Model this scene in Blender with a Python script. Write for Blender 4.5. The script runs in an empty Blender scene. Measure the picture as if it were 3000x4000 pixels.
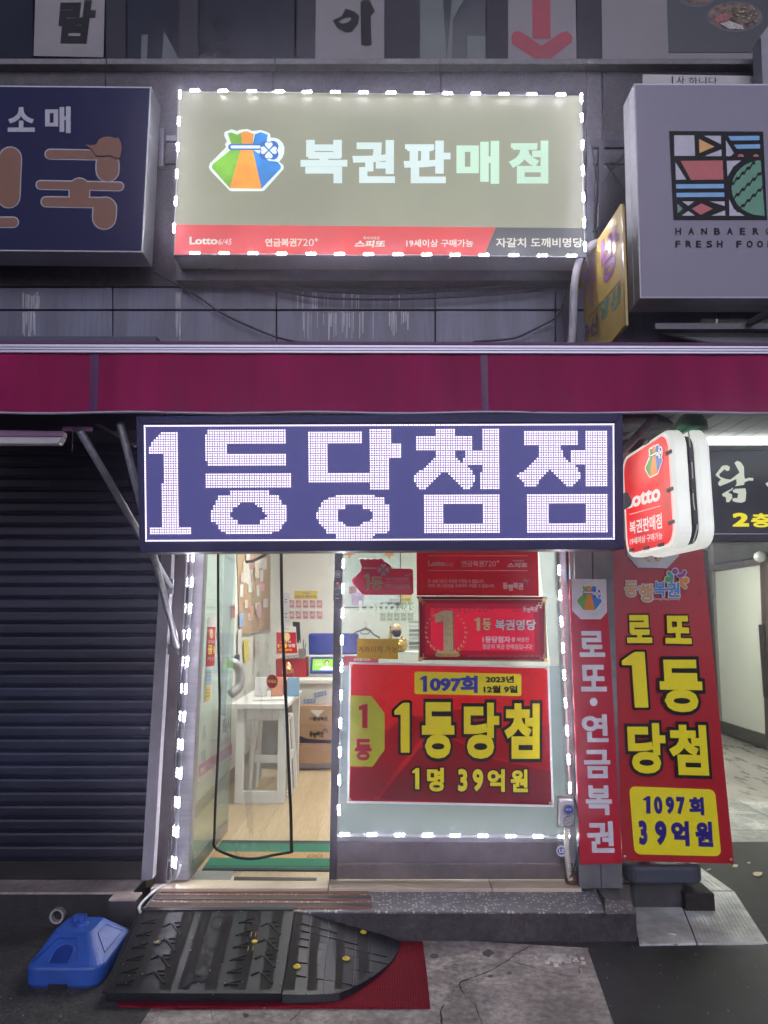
import bpy, math, random
from mathutils import Vector, Matrix
random.seed(7)
scene = bpy.context.scene
COL = scene.collection
# ------------------------------------------------------------------ camera, world, sun, exposure
H, PITCH, FPX = 1.6, math.radians(8.5), 2750.0
cam_d = bpy.data.cameras.new('camera'); cam = bpy.data.objects.new('camera', cam_d); COL.objects.link(cam)
cam.location = (0, 0, H); cam.rotation_euler = (math.pi/2 + PITCH, 0, 0)
cam_d.sensor_fit = 'VERTICAL'; cam_d.sensor_height = 24.0; cam_d.lens = 24.0*FPX/4000.0
cam_d.clip_start = 0.05; cam_d.clip_end = 2000
scene.camera = cam
world = bpy.data.worlds.new("World"); scene.world = world; world.use_nodes = True
wn = world.node_tree; bg = wn.nodes['Background']
sky = wn.nodes.new('ShaderNodeTexSky'); sky.sky_type = 'NISHITA'; sky.sun_disc = False
sky.sun_elevation = math.radians(14.0); sky.sun_rotation = math.radians(200)
tint = wn.nodes.new('ShaderNodeMix'); tint.data_type = 'RGBA'; tint.blend_type = 'MULTIPLY'
tint.inputs[0].default_value = 1.0; tint.inputs[7].default_value = (0.9, 0.95, 1.55, 1)
wn.links.new(sky.outputs[0], tint.inputs[6]); wn.links.new(tint.outputs[2], bg.inputs[0])
bg.inputs[1].default_value = 0.055
sun_d = bpy.data.lights.new('street_glow', 'SUN'); sun_d.energy = 2.8; sun_d.angle = math.radians(60)
sun_d.color = (0.93, 0.93, 1.0)
sun = bpy.data.objects.new('street_glow', sun_d); COL.objects.link(sun)
sun.rotation_euler = (math.radians(77), 0, math.radians(8))
vs = scene.view_settings
scene.display_settings.display_device = 'sRGB'
vs.view_transform = 'Standard'; vs.look = 'None'; vs.exposure = 0.0; vs.gamma = 1.0; vs.use_curve_mapping = False
# ------------------------------------------------------------------ helpers
def lin(r, g, b):
    f = lambda c: (c/255/12.92) if c <= 10 else ((c/255+0.055)/1.055)**2.4
    return (f(r), f(g), f(b))
def ray(px, py):
    x = (px-1500.0)/FPX; z = (2000.0-py)/FPX
    c, s = math.cos(PITCH), math.sin(PITCH)
    return Vector((x, c - z*s, s + z*c))
O = Vector((0, 0, H))
class Surf:
    """a real plane in the place: point and unit normal that faces the street"""
    def __init__(self, p, n=None):
        if n is None: p, n = Vector((0, p, 0)), Vector((0, -1, 0))
        self.p, self.n = Vector(p), Vector(n).normalized()
    def at(self, px, py, off=0.0):
        d = ray(px, py); p = self.p + self.n*off
        return O + d*((p-O).dot(self.n)/d.dot(self.n))
def P(px, py, Y): return Surf(Y).at(px, py)
def G(px, py, z=0.0): return Surf((0, 0, z), (0, 0, 1)).at(px, py)
class MB:
    def __init__(s): s.v, s.f = [], []
    def poly(s, pts):
        n = len(s.v); s.v += [Vector(p) for p in pts]; s.f.append(tuple(range(n, n+len(pts)))); return s
    def prism(s, pts, d):
        n = len(pts); b = len(s.v); d = Vector(d)
        s.v += [Vector(p) for p in pts] + [Vector(p)+d for p in pts]
        s.f.append(tuple(range(b, b+n))); s.f.append(tuple(range(b+2*n-1, b+n-1, -1)))
        for i in range(n):
            j = (i+1) % n; s.f.append((b+i, b+n+i, b+n+j, b+j))
        return s
    def box(s, x0, x1, y0, y1, z0, z1, bev=0.0):
        if bev <= 0: return s.prism([(x0,y0,z0),(x1,y0,z0),(x1,y0,z1),(x0,y0,z1)], (0, y1-y0, 0))
        b = bev
        ring = lambda y, i: [(x0+i,y,z0+b),(x0+b,y,z0+i),(x1-b,y,z0+i),(x1-i,y,z0+b),(x1-i,y,z1-b),(x1-b,y,z1-i),(x0+b,y,z1-i),(x0+i,y,z1-b)]
        r = [ring(y0, b*.8), ring(y0+b*.8, 0), ring(y1-b*.8, 0), ring(y1, b*.8)]
        return s.loft(r, True)
    def loft(s, rings, caps=True, closed=True):
        b = len(s.v); n = len(rings[0])
        for r in rings: s.v += [Vector(p) for p in r]
        for k in range(len(rings)-1):
            for i in range(n if closed else n-1):
                j = (i+1) % n
                s.f.append((b+k*n+i, b+k*n+j, b+(k+1)*n+j, b+(k+1)*n+i))
        if caps:
            s.f.append(tuple(range(b+n-1, b-1, -1))); e = b+(len(rings)-1)*n; s.f.append(tuple(range(e, e+n)))
        return s
    def tube(s, pts, r, seg=8, caps=True):
        pts = [Vector(p) for p in pts]; rings = []
        up = Vector((0.13, 0.21, 1)).normalized(); u = None
        for i, p in enumerate(pts):
            t = (pts[min(i+1, len(pts)-1)] - pts[max(i-1, 0)]).normalized()
            if u is None:
                u = t.cross(up)
                if u.length < .1: u = t.cross(Vector((1, 0, 0)))
            u = (u - t*u.dot(t)).normalized(); w = t.cross(u)
            rr = r[i] if isinstance(r, (list, tuple)) else r
            rings.append([p + (u*math.cos(a) + w*math.sin(a))*rr for a in [2*math.pi*k/seg for k in range(seg)]])
        return s.loft(rings, caps)
    def lathe(s, c, prof, seg=20, axis='Z'):
        c = Vector(c); rings = []
        for r, h in prof:
            rg = []
            for k in range(seg):
                a = 2*math.pi*k/seg; ca, sa = r*math.cos(a), r*math.sin(a)
                rg.append(c + (Vector((ca, sa, h)) if axis == 'Z' else Vector((ca, -h, sa)) if axis == 'Y' else Vector((h, ca, sa))))
            rings.append(rg)
        return s.loft(rings, True)
    def build(s, name, m, parent=None, smooth=False, kind=None, label=None, bevel=0):
        W = parent.get('_w') if parent else None
        W = Vector(W) if W is not None else Vector((0, 0, 0))
        if parent is None and s.v:
            lo = [min(v[i] for v in s.v) for i in range(3)]; hi = [max(v[i] for v in s.v) for i in range(3)]
            W0 = Vector(((lo[0]+hi[0])/2, (lo[1]+hi[1])/2, lo[2]))
        else: W0 = W
        me = bpy.data.meshes.new(name); me.from_pydata([tuple(v-W0) for v in s.v], [], s.f); me.update()
        if smooth: me.shade_smooth()
        me.materials.append(m)
        o = bpy.data.objects.new(name, me); COL.objects.link(o)
        if parent: o.parent = parent; o['_w'] = tuple(W)
        else: o.location = W0; o['_w'] = tuple(W0)
        if kind: o['kind'] = kind
        if label: o['label'] = label
        if bevel:
            md = o.modifiers.new('edge', 'BEVEL'); md.width = bevel; md.segments = 2; md.limit_method = 'ANGLE'
        return o
def thing(name, label, cat, loc, group=None):
    o = bpy.data.objects.new(name, None); COL.objects.link(o); o.location = Vector(loc); o.empty_display_size = .1
    o['_w'] = tuple(Vector(loc)); o['label'] = label; o['category'] = cat
    if group: o['group'] = group
    return o
def tag(o, label, cat, group=None):
    o['label'] = label; o['category'] = cat
    if group: o['group'] = group
    return o
# ---- materials
MATS = {}
def M(name, col, rough=.6, metal=0., var=.12, scale=14., bump=.08, bscale=None, spec=.5, emit=None, es=0., stain=0., coat=0., alpha=None, trans=0., stretch=(1,1,1)):
    if name in MATS: return MATS[name]
    if 'print' in name or 'poster' in name or 'board' in name or 'letters' in name: spec = min(spec, .22)
    m = bpy.data.materials.new(name); m.use_nodes = True; nt = m.node_tree; N, L = nt.nodes, nt.links
    b = N['Principled BSDF']; b.inputs['Roughness'].default_value = rough; b.inputs['Metallic'].default_value = metal
    b.inputs['Specular IOR Level'].default_value = spec
    if coat: b.inputs['Coat Weight'].default_value = coat; b.inputs['Coat Roughness'].default_value = .08
    geo = N.new('ShaderNodeNewGeometry'); mp = N.new('ShaderNodeMapping'); L.new(geo.outputs['Position'], mp.inputs[0])
    mp.inputs['Scale'].default_value = stretch
    nz = N.new('ShaderNodeTexNoise'); nz.inputs['Scale'].default_value = scale; nz.inputs['Detail'].default_value = 5
    nz.inputs['Roughness'].default_value = .65
    L.new(mp.outputs[0], nz.inputs['Vector'])
    cr = N.new('ShaderNodeMapRange'); cr.inputs[1].default_value = .3; cr.inputs[2].default_value = .7
    cr.inputs[3].default_value = 1-var; cr.inputs[4].default_value = 1+var
    L.new(nz.outputs[0], cr.inputs[0])
    mx = N.new('ShaderNodeVectorMath'); mx.operation = 'SCALE'; mx.inputs[0].default_value = col
    L.new(cr.outputs[0], mx.inputs['Scale'])
    out = mx.outputs[0]
    if stain:
        n2 = N.new('ShaderNodeTexNoise'); n2.inputs['Scale'].default_value = scale*.17; n2.inputs['Detail'].default_value = 8
        L.new(mp.outputs[0], n2.inputs['Vector'])
        c2 = N.new('ShaderNodeMapRange'); c2.inputs[1].default_value = .42; c2.inputs[2].default_value = .62
        c2.inputs[3].default_value = 1-stain; c2.inputs[4].default_value = 1
        L.new(n2.outputs[0], c2.inputs[0])
        m2 = N.new('ShaderNodeVectorMath'); m2.operation = 'SCALE'; L.new(out, m2.inputs[0]); L.new(c2.outputs[0], m2.inputs['Scale']); out = m2.outputs[0]
    L.new(out, b.inputs['Base Color'])
    if emit is not None:
        b.inputs['Emission Color'].default_value = (*emit, 1); b.inputs['Emission Strength'].default_value = es
    if bump:
        nb = N.new('ShaderNodeTexNoise'); nb.inputs['Scale'].default_value = bscale or scale*6; nb.inputs['Detail'].default_value = 4
        L.new(mp.outputs[0], nb.inputs['Vector'])
        bp = N.new('ShaderNodeBump'); bp.inputs['Strength'].default_value = bump; bp.inputs['Distance'].default_value = .01
        L.new(nb.outputs[0], bp.inputs['Height']); L.new(bp.outputs[0], b.inputs['Normal'])
        rr = N.new('ShaderNodeMapRange'); rr.inputs[3].default_value = max(.03, rough-.1); rr.inputs[4].default_value = min(1, rough+.12)
        L.new(nz.outputs[0], rr.inputs[0]); L.new(rr.outputs[0], b.inputs['Roughness'])
    if trans:
        tl = N.new('ShaderNodeBsdfTranslucent'); L.new(out, tl.inputs[0]); m3 = N.new('ShaderNodeMixShader'); m3.inputs[0].default_value = trans
        L.new(b.outputs[0], m3.inputs[1]); L.new(tl.outputs[0], m3.inputs[2]); L.new(m3.outputs[0], N['Material Output'].inputs[0])
    if alpha is not None:
        tr = N.new('ShaderNodeBsdfTransparent'); ms = N.new('ShaderNodeMixShader'); ms.inputs[0].default_value = alpha
        L.new(tr.outputs[0], ms.inputs[1]); L.new(b.outputs[0], ms.inputs[2]); L.new(ms.outputs[0], N['Material Output'].inputs[0])
    MATS[name] = m; return m
def K(name, r, g, b, **k): return M(name, lin(r, g, b), **k)
def E(name, rgb, es=1., var=.04, scale=3., rough=.4, base=.3):
    """a translucent face lit from inside"""
    if name in MATS: return MATS[name]
    c = lin(*rgb)
    m = M(name, tuple(x*base for x in c), rough=rough, var=.03, bump=0)
    nt = m.node_tree; N, L = nt.nodes, nt.links; b = N['Principled BSDF']
    b.inputs['Emission Color'].default_value = (*c, 1)
    geo = N.new('ShaderNodeNewGeometry'); nz = N.new('ShaderNodeTexNoise'); nz.inputs['Scale'].default_value = scale; nz.inputs['Detail'].default_value = 2
    L.new(geo.outputs['Position'], nz.inputs['Vector'])
    r = N.new('ShaderNodeMapRange'); r.inputs[1].default_value = .35; r.inputs[2].default_value = .65
    r.inputs[3].default_value = es*(1-var); r.inputs[4].default_value = es*(1+var)
    L.new(nz.outputs[0], r.inputs[0]); L.new(r.outputs[0], b.inputs['Emission Strength'])
    return m
def glass(name, tintc=(.93, .98, .96), haze=.0, ior=1.45, rough=.02, bump=0., bscale=6., hazec=(.8,.82,.85), cap=.6):
    if name in MATS: return MATS[name]
    m = bpy.data.materials.new(name); m.use_nodes = True; nt = m.node_tree; N, L = nt.nodes, nt.links
    N.remove(N['Principled BSDF']); tr = N.new('ShaderNodeBsdfTransparent'); tr.inputs[0].default_value = (*tintc, 1)
    gl = N.new('ShaderNodeBsdfGlossy'); gl.inputs['Roughness'].default_value = rough
    fr = N.new('ShaderNodeFresnel'); fr.inputs[0].default_value = ior
    cp = N.new('ShaderNodeMath'); cp.operation = 'MINIMUM'; cp.inputs[1].default_value = cap; L.new(fr.outputs[0], cp.inputs[0])
    ms = N.new('ShaderNodeMixShader'); L.new(cp.outputs[0], ms.inputs[0]); L.new(tr.outputs[0], ms.inputs[1]); L.new(gl.outputs[0], ms.inputs[2])
    last = ms
    if haze:
        df = N.new('ShaderNodeBsdfTranslucent'); df.inputs[0].default_value = (*hazec, 1)
        d2 = N.new('ShaderNodeBsdfDiffuse'); d2.inputs[0].default_value = (*hazec, 1)
        mm = N.new('ShaderNodeMixShader'); mm.inputs[0].default_value = .5; L.new(df.outputs[0], mm.inputs[1]); L.new(d2.outputs[0], mm.inputs[2])
        h = N.new('ShaderNodeMixShader'); h.inputs[0].default_value = haze; L.new(ms.outputs[0], h.inputs[1]); L.new(mm.outputs[0], h.inputs[2]); last = h
    if bump:
        geo = N.new('ShaderNodeNewGeometry'); mp = N.new('ShaderNodeMapping'); mp.inputs['Scale'].default_value = (1, 1, .45)
        L.new(geo.outputs['Position'], mp.inputs[0])
        nb = N.new('ShaderNodeTexNoise'); nb.inputs['Scale'].default_value = bscale; nb.inputs['Detail'].default_value = 3; nb.inputs['Distortion'].default_value = 1.2
        L.new(mp.outputs[0], nb.inputs['Vector']); bp = N.new('ShaderNodeBump'); bp.inputs['Strength'].default_value = bump; bp.inputs['Distance'].default_value = .05
        L.new(nb.outputs[0], bp.inputs['Height']); L.new(bp.outputs[0], gl.inputs['Normal']); L.new(bp.outputs[0], fr.inputs['Normal'])
    L.new(last.outputs[0], N['Material Output'].inputs[0]); MATS[name] = m; return m
def flat(S, pts, m, name, parent=None, off=.002, th=0., **k):
    """a sheet or board whose outline lies on surface S; th = its thickness behind the face"""
    b = MB(); q = [S.at(x, y, off) for x, y in pts]
    if th: b.prism(q, S.n*-th)
    else: b.poly(q)
    return b.build(name, m, parent, **k)
def rect(x0, y0, x1, y1): return [(x0, y0), (x1, y0), (x1, y1), (x0, y1)]
def bil(q, u, v):
    (ax, ay), (bx, by), (cx, cy), (dx, dy) = q
    return ((ax*(1-u)+bx*u)*(1-v)+(dx*(1-u)+cx*u)*v, (ay*(1-u)+by*u)*(1-v)+(dy*(1-u)+cy*u)*v)
def rrect(q, r=.1, asp=1., n=5):
    """rounded rectangle inside quad q, r in share of the height, asp = width / height"""
    ru, rv = r/asp, r; out = []
    for cx, cy, a0 in ((ru, rv, 180), (1-ru, rv, 270), (1-ru, 1-rv, 0), (ru, 1-rv, 90)):
        for i in range(n+1):
            a = math.radians(a0+90*i/n); out.append(bil(q, cx+ru*math.cos(a), cy+rv*math.sin(a)))
    return out
def ell(cx, cy, rx, ry=None, n=20, a0=0, a1=360):
    ry = ry or rx; full = (a1-a0) >= 360
    return [(cx+rx*math.cos(math.radians(a0+(a1-a0)*i/(n if full else n-1))), cy+ry*math.sin(math.radians(a0+(a1-a0)*i/(n if full else n-1)))) for i in range(n)]
def stroke(pts, w, n=6):
    """round ended thick line as a list of polygons (one capsule for each segment)"""
    out = []
    for (x0, y0), (x1, y1) in zip(pts, pts[1:]):
        a = math.atan2(y1-y0, x1-x0); r = w/2
        out.append([(x1+r*math.cos(a-math.pi/2+math.pi*i/n), y1+r*math.sin(a-math.pi/2+math.pi*i/n)) for i in range(n+1)] +
                   [(x0+r*math.cos(a+math.pi/2+math.pi*i/n), y0+r*math.sin(a+math.pi/2+math.pi*i/n)) for i in range(n+1)])
    return out
GL = {}
def glyphs(txt, fat):
    """flat glyph outlines; fat > 0.02 thickens every stroke by that much and merges the result"""
    k = (txt, round(fat, 4))
    if k not in GL:
        c = bpy.data.curves.new('txt', 'FONT'); c.body = txt; c.fill_mode = 'FRONT'; c.resolution_u = 3
        o = bpy.data.objects.new('txt', c); COL.objects.link(o)
        me = bpy.data.meshes.new_from_object(o.evaluated_get(bpy.context.evaluated_depsgraph_get()))
        V = [(v.co.x, v.co.y) for v in me.vertices]; F = [tuple(p.vertices) for p in me.polygons]
        bpy.data.objects.remove(o); bpy.data.curves.remove(c); bpy.data.meshes.remove(me)
        if fat > .004: V, F = embolden(V, F, fat)
        GL[k] = (V, F)
    return GL[k]
def embolden(V, F, r):
    ids = {}; rem = []
    for x, y in V: rem.append(ids.setdefault((round(x, 4), round(y, 4)), len(ids)))
    P_ = list(ids.keys()); F = [tuple(dict.fromkeys(rem[i] for i in f)) for f in F]; F = [f for f in F if len(f) > 2]
    cnt = {}
    for f in F:
        ar = sum(P_[f[i-1]][0]*P_[f[i]][1]-P_[f[i]][0]*P_[f[i-1]][1] for i in range(len(f)))
        g = f if ar > 0 else f[::-1]
        for i in range(len(g)):
            e = (g[i-1], g[i]); cnt[e] = cnt.get(e, 0)+1
    be = [e for e in cnt if (e[1], e[0]) not in cnt]
    nxt, prv = {}, {}
    for a_, b_ in be: nxt[a_] = b_; prv[b_] = a_
    co = [Vector(p) for p in P_]; fc = [list(f) for f in F]
    def add(poly):
        n_ = len(co); co.extend(Vector(p) for p in poly); fc.append(list(range(n_, n_+len(poly))))
    def turn(i):
        if i not in nxt or i not in prv: return 0
        p, q, s_ = Vector(P_[prv[i]]), Vector(P_[i]), Vector(P_[nxt[i]]); d1, d2 = q-p, s_-q
        if d1.length < 1e-6 or d2.length < 1e-6: return 0
        return math.atan2(d1.x*d2.y-d1.y*d2.x, d1.dot(d2))
    tn = {i: turn(i) for i in set(nxt) | set(prv)}
    for a_, b_ in be:
        p, q = Vector(P_[a_]), Vector(P_[b_]); d = q-p
        if d.length < 1e-6: continue
        d.normalize(); n_ = Vector((d.y, -d.x))
        ea = r if .8 < tn.get(a_, 0) < 1.9 else 0; eb = r if .8 < tn.get(b_, 0) < 1.9 else 0
        p2, q2 = p-d*ea, q+d*eb
        add([p2+n_*r, q2+n_*r, q2-n_*.002, p2-n_*.002][::-1])
    for i, t in tn.items():
        if 0.02 < t <= .8 or t >= 1.9:
            p = P_[i]; add([(p[0]+r*math.cos(k*math.pi/4+.3), p[1]+r*math.sin(k*math.pi/4+.3)) for k in range(8)])
    import numpy as np
    from mathutils.geometry import delaunay_2d_cdt
    pl = []
    for g in fc:
        ar = sum(co[g[i-1]].x*co[g[i]].y-co[g[i]].x*co[g[i-1]].y for i in range(len(g)))
        if abs(ar) < 2e-7: continue
        pl.append(g if ar > 0 else g[::-1])
    used = sorted({i for g in pl for i in g}); rm = {i: k for k, i in enumerate(used)}
    co2 = [co[i] for i in used]; ed = sorted({tuple(sorted((rm[g[i-1]], rm[g[i]]))) for g in pl for i in range(len(g))})
    vo, eo, fo, ov, oe, of_ = delaunay_2d_cdt(co2, ed, [], 0, 1e-5)
    cen = np.array([[sum(vo[i].x for i in f)/3, sum(vo[i].y for i in f)/3] for f in fo]); ins = np.zeros(len(cen), bool)
    for g in pl:
        pts = np.array([[co[i].x, co[i].y] for i in g]); lo, hi = pts.min(0), pts.max(0)
        idx = np.where(~ins & (cen[:,0] >= lo[0]) & (cen[:,0] <= hi[0]) & (cen[:,1] >= lo[1]) & (cen[:,1] <= hi[1]))[0]
        if not len(idx): continue
        ok = np.ones(len(idx), bool)
        for p, q in zip(pts, np.roll(pts, -1, 0)):
            ok &= ((q[0]-p[0])*(cen[idx,1]-p[1])-(q[1]-p[1])*(cen[idx,0]-p[0])) >= -1e-9
        ins[idx[ok]] = True
    return [(v.x, v.y) for v in vo], [tuple(f) for f, k in zip(fo, ins) if k]
def T(S, txt, q, m, parent, off=.004, fat=.015, name='lettering', line=None, lfat=.05, shear=0., flip=False):
    """flat lettering fitted into the box q = (x0,y0,x1,y1) or four corners; line = outline material behind it"""
    if len(q) == 4 and not isinstance(q[0], tuple): q = rect(*q)
    v0, f0 = glyphs(txt, fat)
    xs = [x+y*shear for x, y in v0]; ys = [y for x, y in v0]
    x0, x1, y0, y1 = min(xs), max(xs), min(ys), max(ys)
    def put(v, f, mm, o_, nm):
        b = MB()
        for x, y in v:
            u = (x+y*shear-x0)/(x1-x0); b.v.append(S.at(*bil(q, 1-u if flip else u, (y1-y)/(y1-y0)), o_))
        b.f = list(f); return b.build(nm, mm, parent)
    if line is not None:
        v1, f1 = glyphs(txt, fat+lfat); put(v1, f1, line, off-.0015, name+'_outline')
    return put(v0, f0, m, off, name)
def polys(S, lst, m, name, parent, off=.003):
    b = MB()
    for pg in lst: b.poly([S.at(x, y, off) for x, y in pg])
    return b.build(name, m, parent)
onep = lambda x0, y0, x1, y1: [(x0,y0+.16*(y1-y0)),(x0+.45*(x1-x0),y0+.03*(y1-y0)),(x0+.6*(x1-x0),y0),(x1,y0),(x1,y1),(x0+.42*(x1-x0),y1),(x0+.42*(x1-x0),y0+.24*(y1-y0)),(x0,y0+.24*(y1-y0))]
# ------------------------------------------------------------------ surfaces of the place (metres from the camera)
S_UP, S_SIGN, S_VAL, S_LED, S_GL = Surf(4.05), Surf(3.72), Surf(2.95), Surf(2.86), Surf(4.14)
KZ = .142                      # top of the shop's step
# ------------------------------------------------------------------ materials
granite = M('granite', (.080,.073,.083), rough=.75, var=.6, scale=90, bump=.25, stain=.25)
panel_m = M('old_panel', (.095,.10,.155), rough=.42, var=.3, scale=16, bump=.05, stain=.35, stretch=(3,1,.25))
joint_m = M('joint', (.03,.03,.035), rough=.9)
alu = M('aluminium', (.42,.43,.46), rough=.32, metal=.8, var=.12, scale=20, bump=.03, stretch=(.2,1,3))
darkmetal = M('brown_metal', (.075,.062,.064), rough=.38, metal=.45, var=.2, scale=12, bump=.04, stain=.2)
steel = M('steel', (.32,.31,.31), rough=.3, metal=.85, var=.2, scale=14, bump=.04)
white_p = M('white_paint', (.62,.63,.64), rough=.4, var=.06, bump=.03, stain=.12)
black_p = M('black_plastic', (.018,.018,.022), rough=.4, var=.2, bump=.05)
rubber = M('rubber', (.019,.021,.026), spec=.22, rough=.38, var=.4, scale=30, bump=.10, stain=.3)
navy = M('navy_print', (.012,.014,.055), rough=.7, spec=.2, var=.08, bump=.02)
red_v = M('red_vinyl', (.66,.012,.016), rough=.28, var=.06, bump=.02, trans=.62)
red_f = M('red_board', (.48,.006,.028), rough=.4, var=.06, bump=.02)
yel = M('yellow_print', (.86,.74,.02), rough=.35, var=.04, bump=0)
blk = M('black_print', (.008,.008,.010), rough=.6, var=.05, bump=0)
wht = M('white_print', (.72,.72,.70), rough=.4, var=.04, bump=0)
blu = M('blue_print', (.03,.04,.36), rough=.4, var=.05, bump=0)
gold = M('gold_print', (.62,.42,.12), rough=.3, var=.25, scale=60, bump=0)
gold2 = M('pale_gold_print', (.78,.62,.30), rough=.3, var=.2, scale=60, bump=0)
orange = M('orange_print', (.75,.27,.03), rough=.4, var=.05, bump=0)
bluem = M('mid_blue_print', (.03,.20,.62), rough=.4, var=.05, bump=0)
green = M('green_print', (.12,.42,.06), rough=.4, var=.05, bump=0)
maroon = M('maroon_print', (.16,.006,.02), rough=.4, var=.05, bump=0)
pink_m = M('pink_print', (.65,.32,.36), rough=.5, var=.15, scale=60, bump=0)
teal = M('teal_print', (.05,.36,.30), rough=.4, var=.05, bump=0)
purple = M('purple_print', (.28,.07,.35), rough=.4, var=.05, bump=0)
wall_in = M('shop_wall', (.72,.73,.68), rough=.7, var=.04, scale=4, bump=.03, stain=.06)
cable_m = M('cable', (.02,.02,.03), rough=.5)
cable_w = M('white_cable', (.55,.55,.56), rough=.45)
diode_m = E('diode', (250, 246, 255), 250, var=0)
module_m = E('led_module_body', (215, 218, 250), .5, var=0)
# ------------------------------------------------------------------ ground
def concrete(name, col, scale=6., bump=.35):
    return M(name, col, rough=.8, var=.5, scale=28, bump=.5, bscale=120, stain=.45)
b = MB().box(-60, 60, -60, 4.75, -.3, 0); b.box(-60, 60, 4.75, 60, -.3, -.02)
b.build('ground', M('asphalt', (.070,.066,.058), rough=.85, var=.9, scale=55, bump=.5, bscale=150, stain=.35), kind='structure')
conc = concrete('concrete', (.47,.42,.37))
def slab(pts, z, m, name, h=.02, z0=None, parent=None, **k):
    q = [G(x, y, z) for x, y in pts]
    return MB().prism(q, (0, 0, -h)).build(name, m, parent, **k)
pav = slab([(470,4120),(590,3940),(1652,3665),(2300,3703),(2560,4120)], .003, conc, 'pavement', .002, kind='structure')
crack_m = M('crack', (.03,.028,.026), rough=.95)
def crack(pts, w=5, z=.0045, par=pav):
    b = MB(); L_, R_ = [], []
    fine = []
    for a, c in zip(pts, pts[1:]):
        for i in range(5):
            t = i/5; fine.append((a[0]*(1-t)+c[0]*t+random.uniform(-3.5,3.5), a[1]*(1-t)+c[1]*t+random.uniform(-2,2)))
    fine.append(pts[-1])
    for i, (x, y) in enumerate(fine):
        ww = w*random.uniform(.35, 1)*(1-.6*i/len(fine)); L_.append(G(x-ww/2, y-ww*.3, z)); R_.append(G(x+ww/2, y+ww*.3, z))
    for i in range(len(L_)-1): b.poly([L_[i], L_[i+1], R_[i+1], R_[i]])
    return b.build('crack', crack_m, par)
crack([(1885,4010),(1860,3925),(1805,3880),(1795,3840),(1840,3820),(1920,3790),(1985,3750),(2010,3725),(2075,3695)], 9)
crack([(1985,3752),(2070,3775),(2135,3795),(2200,3810),(2265,3850),(2330,3885),(2400,3910)], 8)
crack([(2262,3800),(2265,3760),(2245,3700)], 5)
crack([(1130,3990),(1180,3945),(1240,3930)], 5); crack([(1170,3935),(1225,3985),(1280,4020)], 5)
crack([(1725,4020),(1722,3950),(1735,3925)], 12); crack([(820,3935),(835,3990)], 5)
crack([(1800,3842),(1770,3870),(1765,3905)], 4)
for x, y, r in ((1700,3733,20),(1905,3723,28),(1915,3812,14),(960,3965,14),(1990,3800,10)):
    slab([(x+r*random.uniform(.6,1.1)*math.cos(a*.7), y+r*.55*random.uniform(.6,1.1)*math.sin(a*.7)) for a in range(9)], .0048, M('oil_stain', (.09,.085,.08), rough=.85, var=.3), 'stain', .001, parent=pav)
# dark rubber mats on the right
mat1 = slab([(2297,3706),(2480,3697),(3000,3690),(3600,3690),(3600,4400),(2540,4400)], .009, M('dark_mat', (.028,.033,.036), rough=.6, var=.4, scale=40, bump=.4, bscale=200, stain=.4), 'rubber_mat', .008)
tag(mat1, 'large dark blue-grey rubber mat lying at the lower right', 'mat')
mat2 = slab([(2722,3368),(2838,3288),(3500,3288),(3500,3690),(2985,3690)], .010, M('brown_mat', (.045,.042,.037), rough=.8, var=.4, scale=40, bump=.4, bscale=200, stain=.3), 'rubber_mat', .008)
tag(mat2, 'brownish dark mat beyond the grooved pavement tiles, littered with leaves', 'mat')
# grooved pavement tiles at the right
til = M('grooved_tile', (.70,.70,.65), rough=.8, var=.3, scale=10, bump=.3, stain=.4)
pt = bpy.data.objects.new('pavement_tiles', None)
tl_root = MB().poly([G(2440,3700,.001), G(3000,3700,.001), G(2850,3350,.001), G(2440,3350,.001)]).build('side_pavement', joint_m, kind='structure')
def tile(pts):
    t = slab(pts, .014, til, 'tile', .010, parent=tl_root)
    # shallow ribs pressed into the tile
    b = MB(); q = pts
    for i in range(1, 16):
        u = i/16
        a, c = bil(q, u-.012, .03), bil(q, u+.012, .03); d, e = bil(q, u+.012, .97), bil(q, u-.012, .97)
        b.prism([G(*p, .0165) for p in (a, c, d, e)], (0, 0, -.003))
    b.build('rib', til, t)
tile([(2455,3378),(2712,3372),(2862,3478),(2470,3482)])
tile([(2462,3486),(2640,3484),(2720,3684),(2498,3688)])
tile([(2646,3484),(2868,3482),(2990,3592),(3002,3684),(2726,3684)][:2]+[(3000,3684),(2726,3684)])
# passage floor at the right
pf = M('passage_floor', (.36,.33,.30), rough=.28, var=.35, scale=9, bump=.1, stain=.35, stretch=(1,.25,1))
pflo = MB().box(1.55, 7.5, 4.76, 12.5, -.018, .002).build('passage_floor', pf, kind='structure')
for i in range(4):
    y0 = 4.78+i*.42
    for j in range(9): MB().box(1.9+j*.6, 1.9+j*.6+.594, y0, y0+.412, .002, .008).build('tile', M('pale_tile', (.52,.51,.48), rough=.4, var=.5, scale=18, bump=.2, stain=.5), pflo)
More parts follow.
